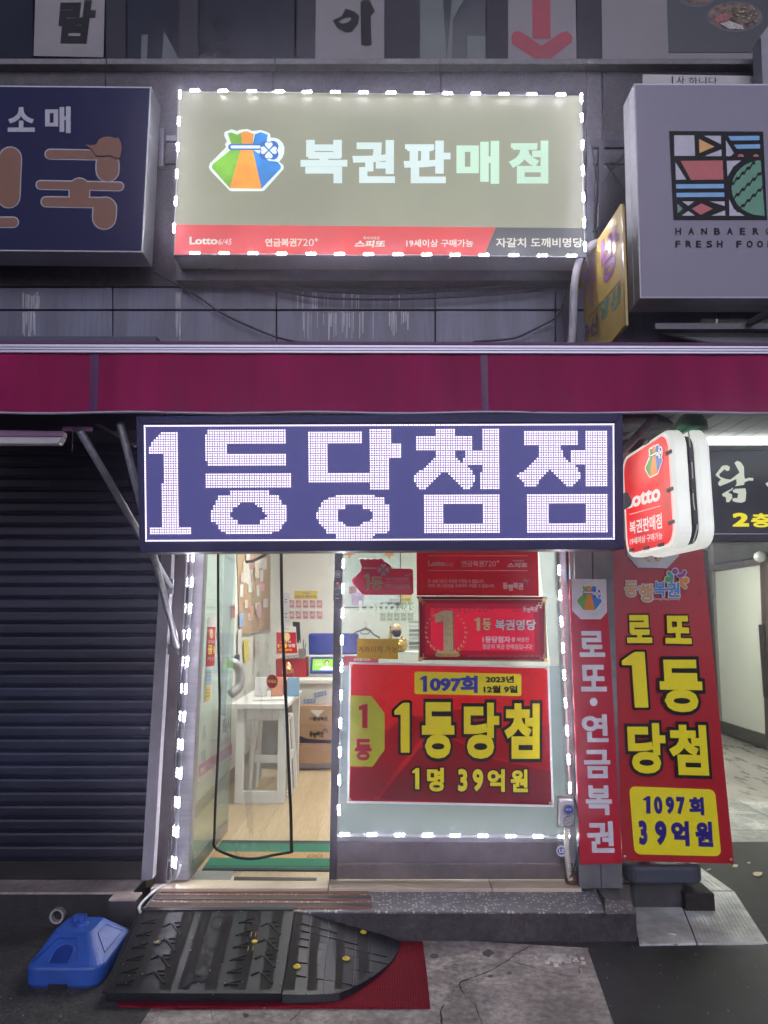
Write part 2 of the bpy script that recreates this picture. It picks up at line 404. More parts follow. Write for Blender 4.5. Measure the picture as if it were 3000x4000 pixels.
# ------------------------------------------------------------------ shop step
terr = M('terrazzo', (.17,.17,.18), rough=.42, var=.2, scale=40, bump=.1, stain=.3)
def add_chips(m):
    nt = m.node_tree; N, L = nt.nodes, nt.links; b = N['Principled BSDF']
    src = b.inputs['Base Color'].links[0].from_socket
    geo = N.new('ShaderNodeNewGeometry'); v = N.new('ShaderNodeTexVoronoi'); v.inputs['Scale'].default_value = 52; v.inputs['Randomness'].default_value = 1
    L.new(geo.outputs['Position'], v.inputs['Vector'])
    r = N.new('ShaderNodeMapRange'); r.inputs[1].default_value = .42; r.inputs[2].default_value = .30; L.new(v.outputs['Distance'], r.inputs[0])
    sp = N.new('ShaderNodeSeparateColor'); L.new(v.outputs['Color'], sp.inputs[0])
    g = N.new('ShaderNodeMath'); g.operation = 'GREATER_THAN'; g.inputs[1].default_value = .45; L.new(sp.outputs[0], g.inputs[0])
    mu = N.new('ShaderNodeMath'); mu.operation = 'MULTIPLY'; L.new(r.outputs[0], mu.inputs[0]); L.new(g.outputs[0], mu.inputs[1])
    mx = N.new('ShaderNodeMix'); mx.data_type = 'RGBA'; L.new(mu.outputs[0], mx.inputs[0]); L.new(src, mx.inputs[6]); mx.inputs[7].default_value = (.60,.58,.54,1)
    L.new(mx.outputs[2], b.inputs['Base Color'])
add_chips(terr)
rough_c = M('rough_concrete', (.075,.068,.066), rough=.9, var=.5, scale=35, bump=.6, bscale=90, stain=.3)
KF = 3.79
xr = P(2484, 3557, KF).x; xl = P(548, 3557, KF).x
step = thing('shop_step', 'long terrazzo-topped concrete step below the shop entrance with a chipped front', 'step', (0, KF, 0))
# uneven front face
b = MB(); nx, nz = 70, 6; rows = []
for i in range(nx+1):
    x = xl+(xr-xl)*i/nx; col_ = []
    for j in range(nz+1):
        z = (KZ-.012)*j/nz; dy = random.uniform(-.003,.003)
        hx = (x-P(2030,3600,KF).x)/.035; hz = (z-.085)/.045
        if hx*hx+hz*hz < 1: dy += .022*(1-(hx*hx+hz*hz))
        col_.append((x, KF+dy, z))
    rows.append(col_)
b.loft(rows, False, False); b.prism([(xl,KF+.004,0),(xr,KF+.004,0),(xr+.12,4.2,0),(xl,4.2,0)], (0,0,KZ-.012))
b.build('riser', rough_c, step)
MB().prism([(xl,KF-.006,KZ-.012),(xr-.16,KF-.006,KZ-.012),(xr-.1,4.16,KZ-.012),(xl,4.16,KZ-.012)], (0,0,.012)).build('tread', terr, step, bevel=.004)
b = MB().prism([(xr-.155,KF-.006,KZ-.012),(xr,KF-.002,KZ-.012),(xr+.02,KF+.12,KZ-.012),(xr-.11,KF+.15,KZ-.012)], (0,0,.012)); b.build('broken_corner', terr, step, label='broken corner piece')
MB().prism([(xr-.106,KF+.154,KZ-.014),(xr+.022,KF+.124,KZ-.014),(xr+.09,4.15,KZ-.014),(xr-.1,4.15,KZ-.014)], (0,0,.012)).build('end_slab', M('grey_slab', (.2,.19,.18), rough=.7, var=.3, stain=.4), step)
rust = M('rust_hole', (.075,.05,.042), rough=.95, var=.5, scale=60, bump=.5)
c = P(2030, 3605, KF); MB().lathe(c+Vector((0,.012,0)), [(.004,.0),(.026,.012),(.03,.006),(.018,-.004)], 11, 'Y').build('rusty_hole_rim', rust, step)
# anti-slip strips with orange edges
strip_m = M('grip_strip', (.085,.080,.080), rough=.85, var=.25, scale=120, bump=.4)
orange_e = M('orange_edge', (.32,.12,.045), rough=.6, var=.1, bump=0)
for (y0, y1, xa, xb) in ((3466,3484,640,1438),(3495,3511,610,1450),(3525,3543,585,1452)):
    s_ = slab([(xa,y0),(xb,y0+3),(xb+2,y1+3),(xa-12,y1)], KZ+.005, strip_m, 'grip_strip', .005)
    tag(s_, {3466:'grip strip with orange edges nearest the shop door sill', 3495:'middle one of the three orange-edged grip strips on the step', 3525:'grip strip with orange edges at the front lip of the step'}[y0], 'grip strip', 'grip strips on the step')
    for yy in (y0, y1):
        MB().prism([G(xa,yy-1,KZ+.0068), G(xb,yy+1,KZ+.0068), G(xb,yy+2.4,KZ+.0068), G(xa-2,yy+.4,KZ+.0068)], (0,0,-.006)).build('edge_trim', orange_e, s_)
b = MB().lathe(G(1457,3464,KZ+.001), [(.012,0),(.012,.008),(.006,.012)], 10); c = G(1457,3464,KZ); b.box(c.x-.022,c.x+.022,c.y-.008,c.y+.01,c.z+.001,c.z+.006)
tag(b.build('floor_stopper', black_p), 'small black floor stopper screwed to the step at the strips\' end', 'stopper')
# sill tiles
sill_m = M('sill_tile', (.62,.52,.38), rough=.45, var=.2, scale=10, bump=.04, stain=.2, stretch=(.3,1,1))
sill = thing('door_sill', 'beige stone sill running under the shop front', 'sill', (0, 4.1, KZ))
yf = G(1500, 3470, KZ+.02).y
for xa, xb in ((590,1281),(1284,1921),(1924,2272)):
    x0, x1 = G(xa,3468,KZ+.02).x, G(xb,3468,KZ+.02).x
    MB().box(x0, x1-.002, yf, 4.21, KZ+.0005, KZ+.02).build('tile', sill_m, sill, bevel=.002)
# ------------------------------------------------------------------ left step in front of the shutter
LZ = .175; xe = G(560, 3440, LZ).x
lst = thing('side_step', 'dark stained step with beige tile top below the roller shutter', 'step', (-2, 3.9, 0))
stain_c = M('sooty_concrete', (.022,.021,.021), rough=.75, var=.6, scale=22, bump=.5, bscale=70)
yb_ = G(300,3482,LZ).y
MB().box(-3.6, xe-.02, yb_, 4.4, 0, LZ-.012).build('riser', stain_c, lst)
tile_o = M('old_tile', (.46,.39,.33), rough=.5, var=.3, scale=18, bump=.1, stain=.4)
xs_ = [-3.6, -2.95, G(140,3482,LZ).x, G(335,3482,LZ).x, xe-.005]
for a, c in zip(xs_, xs_[1:]): MB().box(a+.001, c-.002, yb_-.012, 4.3, LZ-.012, LZ).build('tile', tile_o, lst, bevel=.002)
x0, x1, y1 = G(430,3512,LZ).x, G(530,3512,LZ).x, G(480,3512,LZ).y
MB().box(x0, x1, y1, yb_-.013, 0, LZ-.01).build('corner_block', M('corner_block', (.07,.06,.058), rough=.6, var=.4, scale=20, bump=.3, stain=.4), lst)
MB().box(x0-.005, x1+.004, y1-.006, yb_-.0125, LZ-.0095, LZ+.001).build('corner_tile', tile_o, lst, bevel=.002)
c = P(231, 3571, yb_)
pp = MB(); n = 22
pp.loft([[c+Vector((r*math.cos(2*math.pi*k/n), y, r*math.sin(2*math.pi*k/n))) for k in range(n)] for r, y in ((.027,.02),(.027,-.03),(.037,-.03),(.037,.02))], False)
o = pp.build('drain_pipe', M('pipe_plastic', (.42,.38,.36), rough=.6, var=.3, stain=.3), smooth=False); tag(o, 'round plastic drain pipe end sticking out of the sooty step', 'pipe')
MB().lathe(c, [(.001,-.012),(.027,-.012)], 16, 'Y').build('pipe_plug', M('pipe_dirt', (.1,.09,.085), rough=.95, var=.6, scale=120, bump=.6), o)
# white cable on the step
def cable(pts, r, m, label=None, name='cable', cat='cable', parent=None, seg=6):
    out = []
    pts = [Vector(p) for p in pts]
    for i in range(len(pts)-1):
        p0, p1, p2, p3 = pts[max(i-1,0)], pts[i], pts[i+1], pts[min(i+2,len(pts)-1)]
        for k in range(6):
            t = k/6; out.append(.5*((2*p1)+(p2-p0)*t+(2*p0-5*p1+4*p2-p3)*t*t+(3*p1-p0-3*p2+p3)*t**3))
    out.append(pts[-1]); o = MB().tube(out, r, seg).build(name, m, parent, smooth=True)
    if label: tag(o, label, cat)
    return o
cable([P(705,3380,4.0), P(690,3420,3.98), G(668,3440,KZ+.03), G(610,3475,KZ+.02), G(565,3515,KZ+.012), G(543,3545,KZ-.005), P(548,3562,3.75)], .008, cable_w, 'thick white cable running down beside the LED strip over the step', 'power_cable')
# ------------------------------------------------------------------ roller shutter
sh = thing('roller_shutter', 'closed dark blue-grey roller shutter left of the lottery shop', 'shutter', (-2, 4.1, LZ))
sh_m = M('shutter_paint', (.021,.026,.054), rough=.42, metal=.3, var=.3, scale=8, bump=.08, bscale=12, stain=.5, stretch=(.4,1,2))
SX1 = P(575, 3300, 4.12).x; SX0 = -3.4; zp = .0715
prof = [(.0,.0),(-.004,.004),(-.006,.012),(-.002,.0145),(-.006,.018),(-.007,.026),(-.007,.058),(-.004,.068),(.0,.0715),(.006,.0715),(.006,.0)]
me0 = None
nsl = 40; zb = LZ+.1
for i in range(nsl):
    if me0 is None:
        b = MB(); W = Vector(sh['_w'])
        b.loft([[W+Vector((x, y, z)) for y, z in prof] for x in (SX0-W.x, SX1-W.x)], True)
        o = b.build('slat', sh_m, sh); me0 = o.data
    else:
        o = bpy.data.objects.new('slat', me0); COL.objects.link(o); o.parent = sh
    o.location = (0, 4.13-W.y+random.uniform(-.0012,.0012), zb-W.z+i*zp); o.rotation_euler = (random.uniform(-.02,.02), 0, random.uniform(-.0006,.0006))
MB().box(SX0, SX1, 4.11, 4.15, LZ+.004, LZ+.098).build('bottom_bar', M('shutter_bar', (.035,.03,.03), rough=.5, metal=.4, var=.4, stain=.5, stretch=(.3,1,3)), sh, bevel=.004)
for px, py in ((175,1882),(470,1884)):
    c = P(px, py, 4.115); MB().box(c.x-.04, c.x+.04, c.y-.004, c.y+.006, c.z-.007, c.z+.007).build('lock_slot', black_p, sh)
bx = thing('shutter_box', 'dark shutter housing under the awning at the left', 'shutter housing', (-2, 3.9, 2.6))
zt = P(300,1660,3.85).z
MB().box(SX0, SX1+.0, 3.86, 4.2, 2.64, 3.2).build('housing', M('housing', (.05,.055,.085), rough=.6, var=.2), bx)
# ------------------------------------------------------------------ posts left of the shop front
def post(qt, m, name, Y, d, label, cat='post', ext=None, **k):
    """post whose front face has the four corners qt on the plane Y"""
    S = Surf(Y); o = MB().prism([S.at(x, y) for x, y in qt], (0, d, 0)).build(name, m, **k); tag(o, label, cat); return o
post([(664,1600),(706,1600),(596,3432),(551,3443)], M('post_paint', (.26,.25,.27), rough=.6, var=.12, stain=.3), 'steel_post', 4.02, .14, 'pale grey steel post between the shutter and the shop front')
fr = thing('storefront', 'brown metal storefront frame with LED-edged display window and door opening', 'storefront', (0, 4.14, KZ+.02))
S0 = Surf(4.08)
MB().prism([S0.at(x,y) for x,y in ((708,1600),(765,1600),(650,3452),(597,3452))], (0,.14,0)).build('left_jamb', darkmetal, fr, bevel=.004)
S1 = Surf(4.11)
MB().prism([S1.at(x,y) for x,y in ((768,1600),(828,1600),(735,3440),(652,3440))], (0,.08,0)).build('led_channel', alu, fr, bevel=.004)
S2 = Surf(4.09)
MB().tube([S2.at(756,1700), S2.at(667,3425)], .009, 10).build('channel_tube', M('chrome', (.75,.76,.8), rough=.12, metal=1, bump=0), fr)
MB().prism([S1.at(x,y,.002) for x,y in ((1316,1600),(1350,1600),(1313,3436),(1286,3436))], (0,.09,0)).build('mullion', darkmetal, fr, bevel=.003)
MB().prism([S1.at(x,y) for x,y in ((2150,1600),(2205,1600),(2252,3436),(2232,3436))], (0,.08,0)).build('right_jamb', alu, fr, bevel=.003)
MB().tube([S2.at(2206,1700), S2.at(2222,2200), S2.at(2250,3100)], .010, 10).build('channel_tube', MATS['chrome'], fr)
MB().tube([S2.at(2178,1900), S2.at(2186,2200), S2.at(2210,2700), S2.at(2226,3110)], .006, 8).build('conduit', M('ivory', (.55,.52,.42), rough=.5), fr)
MB().prism([S1.at(x,y) for x,y in ((1316,3266),(2236,3274),(2236,3288),(1316,3288))], (0,.07,0)).build('bottom_rail', alu, fr, bevel=.002)
MB().prism([S1.at(x,y,-.005) for x,y in ((1315,3290),(2240,3290),(2240,3372),(1315,3372))], (0,.05,0)).build('kick_panel', M('kick_panel', (.16,.135,.135), rough=.35, metal=.3, var=.15, stain=.25), fr, bevel=.003)
MB().prism([S1.at(x,y,.006) for x,y in ((1315,3373),(2240,3373),(2236,3436),(1313,3436))], (0,.06,0)).build('kick_panel', M('kick_panel_low', (.17,.14,.125), rough=.4, metal=.3, var=.25, stain=.35), fr, bevel=.004)
gpane = MB().prism([S_GL.at(x,y) for x,y in ((1345,1600),(2178,1600),(2232,3268),(1312,3268))], (0,.006,0)).build('window_pane', glass('window_glass'), fr)
film = glass('frost_film', (.9,.95,1), haze=.85, rough=.35, hazec=(.33,.41,.47))
flat(S_GL, [(1338,2600),(1366,2600),(1372,2990),(2150,2990),(2134,2600),(2207,2600),(2226,3266),(1316,3266)], film, 'frosted_film', fr, off=-.012)
flat(S_GL, [(2103,2140),(2176,2140),(2207,2598),(2150,2598)], glass('screen_film', (.9,.95,1), haze=.5, rough=.4, hazec=(.45,.47,.5)), 'mesh_film', fr, off=-.012)
# wall over the shop front, between window head and awning
xL, xR = P(700,2000,4.1).x, P(2460,2000,4.1).x
MB().box(xL-.1, xR, 4.08, 4.3, 2.72, 3.35).build('header_wall', M('header', (.3,.3,.3), rough=.7, stain=.3), kind='structure')
# ------------------------------------------------------------------ shop room
RX0, RX1, RY1, RZ = -1.38, 1.42, 8.6, 2.75
wood = M('wood_floor', (.50,.38,.22), rough=.35, var=.22, scale=20, bump=.04, stain=.12, stretch=(6,.35,1))
fl = MB().box(RX0-.05, RX1+.05, 4.211, RY1+.1, KZ-.04, KZ+.010).build('shop_floor', M('floor_base', (.2,.15,.1), rough=.6), kind='structure')
yy = 4.213; k_ = 0
for i in range(15):
    x = RX0+i*.188
    y = 4.213 - (i*0.37 % 1.2)
    while y < RY1:
        ya, yb = max(y, 4.213), min(y+1.2, RY1)
        if yb-ya > .05: MB().box(x+.0008, min(x+.1872, RX1), ya+.001, yb-.001, KZ+.010, KZ+.018).build('plank', wood, fl)
        y += 1.2
MB().box(RX0-.1, RX0, 4.25, RY1+.1, KZ, RZ).build('left_wall', wall_in, kind='structure')
MB().box(RX1, RX1+.1, 4.25, RY1+.1, KZ, RZ).build('right_wall', wall_in, kind='structure')
MB().box(RX0, RX1, RY1, RY1+.1, KZ, RZ).build('back_wall', wall_in, kind='structure')
MB().box(RX0-.1, RX1+.1, 4.31, RY1+.1, RZ, RZ+.08).build('ceiling', wall_in, kind='structure')
MB().box(RX0, RX0+.012, 4.4, RY1, KZ+.018, KZ+.11).build('skirting', M('skirt', (.3,.29,.27), rough=.5), kind='structure')
lampm = E('room_lamp', (255,253,246), 30, var=0)
for (x, y) in ((-.55,5.1),(.55,5.1),(-.55,6.9),(.55,6.9)):
    t = thing('ceiling_light', {(-.55,5.1):'square ceiling panel light over the shop door',(.55,5.1):'square ceiling panel light over the display window',(-.55,6.9):'square ceiling panel light over the white table',(.55,6.9):'square ceiling panel light over the counter'}[(x,y)], 'ceiling light', (x,y,RZ-.03), 'ceiling lights of the shop')
    MB().box(x-.3,x+.3,y-.3,y+.3,RZ-.03,RZ-.001).build('frame', white_p, t)
    MB().box(x-.28,x+.28,y-.28,y+.28,RZ-.036,RZ-.031).build('diffuser', lampm, t)
# open glass door, its leaf turned into the room
A, B = G(749,3424,KZ+.03), G(846,3300,KZ+.03); dv = (B-A); dv.z = 0; dvn = dv.normalized(); nrm = Vector((dvn.y, -dvn.x, 0))
S_LEAF = Surf(A, nrm); LEN = .86
door = thing('glass_door', 'frameless glass shop door standing open inwards with posters on it', 'door', A)
def leafbox(u0, u1, z0, z1, t, m, nm):
    p = A+dvn*u0; q = A+dvn*u1
    MB().prism([Vector((p.x,p.y,z0)), Vector((q.x,q.y,z0)), Vector((q.x,q.y,z1)), Vector((p.x,p.y,z1))], nrm*-t).build(nm, m, door)
leafbox(0, LEN, KZ+.10, 2.5, .01, glass('door_glass', (.84,.93,.91), haze=.04, hazec=(.55,.75,.72), cap=.22), 'glass_leaf')
leafbox(-.006, LEN, KZ+.028, KZ+.10, .03, steel, 'bottom_rail')
leafbox(-.004, 0, KZ+.10, 2.5, .012, M('glass_edge', (.01,.03,.03), rough=.15), 'glass_edge')
q_ = A+dvn*.10
# ------------------------------------------------------------------ LED strips
def basis(d, n):
    d = d.normalized(); n = n.normalized(); n = (n-d*n.dot(d)).normalized(); w = n.cross(d)
    return Matrix((d, w, n)).transposed()
_mod = {}
def led_strip(S, pts, label, horiz, cab_m=cable_w, off=.012, length=.062):
    root = thing('led_strip', label, 'LED strip', S.at(*pts[0], off), 'white LED module strips')
    P3 = [S.at(x, y, off) for x, y in pts]
    cp = []
    for a, c in zip(P3, P3[1:]): cp += [a, (a+c)/2+Vector((random.uniform(-.003,.003), 0, random.uniform(-.006,.002)))]
    cp.append(P3[-1]); cable(cp, .0022, cab_m, parent=root)
    for i, p in enumerate(P3):
        j = min(i, len(P3)-2); d = (P3[j+1]-P3[j])
        if (horiz[i] if isinstance(horiz, list) else horiz): d = Vector((1, 0, 0))
        else:
            d = d if len(P3) > 1 else Vector((0, 0, 1))
        if 'm' not in _mod:
            b = MB().box(-length/2, length/2, -.007, .007, 0, .006); b.v = [Vector(v) for v in b.v]
            me = bpy.data.meshes.new('module'); me.from_pydata([tuple(v) for v in b.v], [], b.f); me.materials.append(module_m); _mod['m'] = me
            b = MB().lathe((0,0,.0062), [(.0052,0),(.0050,.005),(.003,.0075)], 10); me = bpy.data.meshes.new('diode'); me.from_pydata([tuple(v) for v in b.v], [], b.f); me.materials.append(diode_m); _mod['d'] = me
        o = bpy.data.objects.new('module', _mod['m']); COL.objects.link(o); o.parent = root
        o.matrix_local = Matrix.Translation(p-Vector(root['_w'])) @ basis(d, S.n).to_4x4()
        for k in (-1, 0, 1):
            e = bpy.data.objects.new('diode', _mod['d']); COL.objects.link(e); e.parent = o; e.location = (k*.019, 0, 0)
    return root
led_strip(Surf(4.10), [(756,2175),(751,2274),(745,2376),(739,2478),(733,2584),(727,2690),(721,2799),(712,2908),(707,3021),(699,3134),(694,3249),(686,3369)], 'vertical LED strip on the jamb left of the open door', False)
led_strip(S_GL, [(1341,2202),(1340,2299),(1338,2396),(1336,2500),(1334,2606),(1332,2714),(1330,2823),(1328,2937),(1326,3046),(1325,3163)], 'vertical LED strip on the mullion between door and window', False)
led_strip(Surf(4.095), [(2183,2227),(2187,2326),(2192,2428),(2198,2531),(2203,2636),(2208,2745),(2214,2853),(2220,2965),(2225,3076)], 'vertical LED strip along the right side of the window', False)
led_strip(S_GL, [(1346,3257),(1453,3258),(1561,3259),(1670,3259),(1777,3262),(1886,3263),(1994,3264),(2101,3265),(2199,3267)], 'horizontal LED strip along the bottom of the window', True)
# ------------------------------------------------------------------ upper facade
fac = thing('building_facade', 'dark granite-clad upper building wall behind the signs', 'building', (0, 4.05, 2.7))
cols = [-900, 412, 1066, 1722, 2293, 2352, 2960, 3800]
for r, (ya, yb) in enumerate(((262, 640), (645, 1118))):
    for a, c in zip(cols, cols[1:]):
        q = [S_UP.at(a+2, ya), S_UP.at(c-2, ya), S_UP.at(c-2, yb), S_UP.at(a+2, yb)]
        MB().prism(q, (0, .05, 0)).build('stone_panel', granite, fac, bevel=.003)
MB().prism([S_UP.at(-900,240,-.052),S_UP.at(3800,240,-.052),S_UP.at(3800,1640,-.052),S_UP.at(-900,1640,-.052)], (0,.2,0)).build('backing_wall', joint_m, fac)
SL = Surf(3.99)
lc = [-900, 415, 1074, 1720, 2296, 3800]
for a, c in zip(lc, lc[1:]):
    MB().prism([SL.at(a+1.5,228),SL.at(c-1.5,228),SL.at(c-1.5,250),SL.at(a+1.5,250)], (0,.14,0)).build('ledge_stone', M('ledge', (.17,.165,.17), rough=.7, var=.35, scale=80, bump=.2, stain=.2), fac, bevel=.004)
lcols = [-900, -200, 440, 1080, 1700, 2170, 2800, 3800]
for ya, yb in ((1124,1208),(1214,1480)):
    for a, c in zip(lcols, lcols[1:]):
        MB().prism([SL.at(x, y, .01) for x, y in ((a+2,ya),(c-2,ya),(c-2,yb),(a+2,yb))], (0,.06,0)).build('metal_panel', panel_m, fac, bevel=.003)
# streaks of lime on the metal panels
lime = M('lime_streak', (.55,.55,.58), rough=.7, var=.5, scale=60, stretch=(3,1,.1), alpha=.6, bump=0)
for k in range(95):
    x = random.choice([random.uniform(1150,1290), random.uniform(1280,1460), random.uniform(1510,1590), random.uniform(85,150), random.uniform(685,705)])
    w = random.uniform(2,9); y0 = 1216+random.uniform(0,10); y1 = y0+random.uniform(40,110)
    if random.random() < .45: y0, y1 = 1140+random.uniform(0,20), 1206
    MB().poly([SL.at(x,y0,.0125),SL.at(x+w,y0,.0125),SL.at(x+w*.7,y1,.0125),SL.at(x+w*.2,y1,.0125)]).build('lime_streak', lime, fac)
# upper windows with posters
SW = Surf(4.10)
wi = thing('upper_windows', 'dark first-floor window band with printed posters in it', 'windows', SW.at(1500, 225))
MB().prism([Surf(4.3).at(x,y) for x,y in ((-1500,-700),(4200,-700),(4200,330),(-1500,330))], (0,.05,0)).build('dark_room', joint_m, wi)
dglass = M('dark_glass', (.014,.016,.022), rough=.15, var=.5, scale=1.5, bump=0, spec=.3)
pil = M('dark_pillar', (.012,.012,.018), rough=.5, spec=.25, var=.2, bump=.02)
for a, c in ((-600,128),(492,775),(775,1150),(1640,1985)):
    MB().prism([SW.at(x,y,-.03) for x,y in ((a,-500),(c,-500),(c,238),(a,238))], (0,.02,0)).build('window_pane', dglass, wi)
for a, c in ((414,490),(700,772),(1158,1232),(1502,1640),(1900,1984),(2252,2348)):
    MB().prism([SW.at(x,y) for x,y in ((a+4,-500),(c,-500),(c,238),(a,238))], (0,.05,0)).build('pillar', pil, wi)
gg = M('greenish_panel', (.06,.072,.07), rough=.4, var=.3, scale=3, bump=.02)
for q in ([(1635,0),(1730,0),(1745,240),(1640,240)], [(1765,0),(1812,0),(1770,78),(1764,240),(1745,240)], [(1825,140),(1905,140),(1905,240),(1825,240)], [(553,135),(578,135),(575,232),(550,232)], [(640,120),(700,232),(632,232)]):
    polys(SW, [q], gg, 'hanging_panel', wi, off=-.02)
cream = M('poster_paper', (.22,.205,.21), rough=.55, var=.06, scale=4, bump=.02, stain=.1)
dmar = M('arrow_red', (.26,.008,.025), rough=.5, bump=0)
def poster(S, q, m, label, name='poster', off=.004, th=.003, cat='poster', loc=None):
    t = thing(name, label, cat, S.at(*(loc or q[2])))
    flat(S, q, m, 'sheet', t, off=off, th=th)
    return t
p1 = poster(SW, [(150,-400),(418,-400),(404,224),(131,218)], cream, 'leftmost cream window poster, two-part black syllable brushed large on it')
T(SW, '람', [(232,2),(378,0),(365,170),(225,168)], blk, p1, off=.007, fat=.05, shear=.06)
p2 = poster(SW, [(1238,-400),(1502,-400),(1501,240),(1231,236)], cream, 'cream window poster above the lottery sign with a round loop and one upright stroke')
polys(SW, [[(1408,8),(1420,0),(1445,0),(1464,45),(1448,62),(1452,175),(1430,180),(1411,175)]], blk, 'lettering', p2, .007)
b = MB(); outer = [(1300,80),(1335,62),(1350,33),(1385,45),(1404,62),(1400,90),(1375,124),(1350,126),(1318,108)]; inner = [(1322,85),(1345,72),(1368,68),(1372,75),(1358,88),(1338,93)]
q = bpy.data
polys(SW, [outer], blk, 'lettering', p2, .007); polys(SW, [inner], cream, 'counter', p2, .0085)
p3 = poster(SW, [(1985,-400),(2243,-400),(2252,245),(1985,240)], cream, 'cream window poster with a dark red arrow pointing down')
polys(SW, [[(2078,-300),(2147,-300),(2151,150),(2080,150)], [(2004,128),(2020,120),(2036,124),(2116,178),(2190,128),(2215,120),(2236,140),(2234,164),(2150,230),(2120,238),(2090,230),(2000,170),(1998,145)]], dmar, 'arrow', p3, .007)
p4 = poster(SW, [(2345,-400),(3400,-400),(3400,247),(2353,247)], cream, 'pale window panel with a dark photo of food bowls, upper right')
polys(SW, [[(2597,-300),(3300,-300),(3300,205),(2612,205)]], M('photo_black', (.014,.018,.022), rough=.4, bump=0), 'food_photo', p4, .007)
bowl = M('bowl_rim', (.07,.07,.08), rough=.4); food = M('food_print', (.13,.09,.07), rough=.5, var=1., scale=22, bump=0)
SWb = SW
polys(SW, [ell(2720,-10,72,38)], bowl, 'bowl_print', p4, .0085); polys(SW, [ell(2720,-12,64,30)], food, 'food_print', p4, .010)
polys(SW, [ell(2870,66,110,60,28)], bowl, 'bowl_print', p4, .0085); polys(SW, [ell(2870,64,103,54,28)], food, 'food_print', p4, .010)
fr_ = M('food_red', (.26,.07,.07), rough=.5, var=.5, scale=60, bump=0); fw_ = M('food_white', (.36,.33,.31), rough=.5, var=.5, scale=60, bump=0)
polys(SW, [[(2790,70),(2830,52),(2862,62),(2840,80),(2800,88)]], fr_, 'food_print', p4, .0115); polys(SW, [[(2812,92),(2850,82),(2900,100),(2905,114),(2850,112)]], fw_, 'food_print', p4, .0115)
for _ in range(26):
    x, y = random.uniform(2880,2960), random.uniform(28,90); r = random.uniform(4,10)
    polys(SW, [[(x+r*random.uniform(.5,1)*math.cos(a), y+r*.6*random.uniform(.5,1)*math.sin(a)) for a in (0,1,2,3,4,5)]], random.choice([fw_, M('food_yellow', (.25,.19,.06), rough=.5), M('food_green', (.07,.10,.05), rough=.5)]), 'food_print', p4, .0125+_*.0002)
o = MB().prism([Surf(3.8).at(x,y) for x,y in ((2972,140),(3060,20),(3060,330),(2980,330))], (0,.1,0)).build('wall_sign', M('grey_sign', (.22,.22,.24), rough=.5), label=None); tag(o, 'edge of a plain grey sign at the far upper right', 'sign')
# small banner peeping over the right sign
S = Surf(3.95); p5 = poster(S, [(2511,290),(2952,297),(2958,420),(2511,420)], M('banner_white', (.40,.38,.37), rough=.5, var=.05), 'narrow pale banner peeping over the top of the fresh food sign')
T(S, 'ㅣ사', (2624,297,2674,330), dmar, p5, fat=.03); T(S, '하니다', (2690,300,2802,330), blk, p5, fat=.01)
# ------------------------------------------------------------------ cables on the facade
SC = Surf(3.93)
def wires(lst, r=.006):
    for pts, lab in lst: cable([SC.at(x, y) for x, y in pts], r, cable_m, lab, 'wall_cable')
wires([([(600,1060),(760,1150),(880,1230),(1060,1310),(1180,1340)], 'black cable drooping from the navy sign down to the awning'),
       ([(690,1080),(1000,1120),(1250,1162),(1500,1168),(1800,1160),(2120,1135)], 'black cable sagging below the big lottery sign, lower of two'),
       ([(700,1050),(1000,1105),(1300,1140),(1560,1146),(1850,1128),(2130,1105)], 'black cable sagging below the big lottery sign, upper of two'),
       ([(1850,1335),(2000,1322),(2080,1290),(2170,1240),(2200,1190)], 'black cable curving up from the awning towards the hose'),
       ([(2310,560),(2330,700),(2322,860),(2335,1010)], 'black cable hanging beside the right edge of the big lottery sign')])
for k in range(6):
    x = 2205+k*9
    cable([SC.at(x+random.uniform(-3,3), 1350), SC.at(x-6+k, 1240), SC.at(2205+k*3, 1195), SC.at(2215+k*6, 1110), SC.at(2210+k*14, 1010)], .004, cable_m, ['leftmost thin cable of the bundle beside the white hose','second thin cable from the left in the bundle','third thin cable from the left in the bundle','third thin cable from the hose in the bundle','second thin cable from the hose in the bundle','thin cable of the bundle nearest the white hose'][k], 'bundle_cable')['group'] = 'bundled cables'
cable([Surf(3.75).at(x,y) for x,y in ((2230,1360),(2238,1250),(2243,1120),(2262,1020),(2300,965),(2345,945))], .022, M('hose', (.40,.39,.42), rough=.6, var=.2, stain=.3), 'thick white hose bending behind the yellow bag sign', 'hose', 'hose', seg=12)
b = MB()
for (x0,x1) in ((2296,2316),(2340,2362)): b.prism([SC.at(x,y) for x,y in ((x0,560),(x1,560),(x1-4,960),(x0-4,960))], (0,.02,0))
b.prism([SC.at(x,y) for x,y in ((2296,545),(2440,545),(2440,575),(2296,575))], (0,.02,0)); b.prism([SC.at(x,y) for x,y in ((2300,885),(2440,885),(2440,900),(2300,900))], (0,.02,0))
for (a, c) in (((2370,640),(2440,740)),((2350,720),(2440,600))): b.tube([SC.at(*a), SC.at(*c)], .006)
tag(b.build('sign_bracket', M('bracket', (.05,.05,.07), rough=.6, metal=.4)), 'dark steel bracket between the big lottery sign and the fresh food sign', 'bracket')
for x0, lab in ((620,'narrow slotted steel bracket beside the navy sign'),):
    b = MB().prism([SC.at(x,y) for x,y in ((x0,500),(x0+22,500),(x0+18,648),(x0-2,648))], (0,.03,0)); b.prism([SC.at(x,y) for x,y in ((648,528),(690,528),(690,550),(648,550))], (0,.02,0)); tag(b.build('wall_bracket', M('zinc', (.2,.2,.23), rough=.5, metal=.5)), lab, 'bracket')
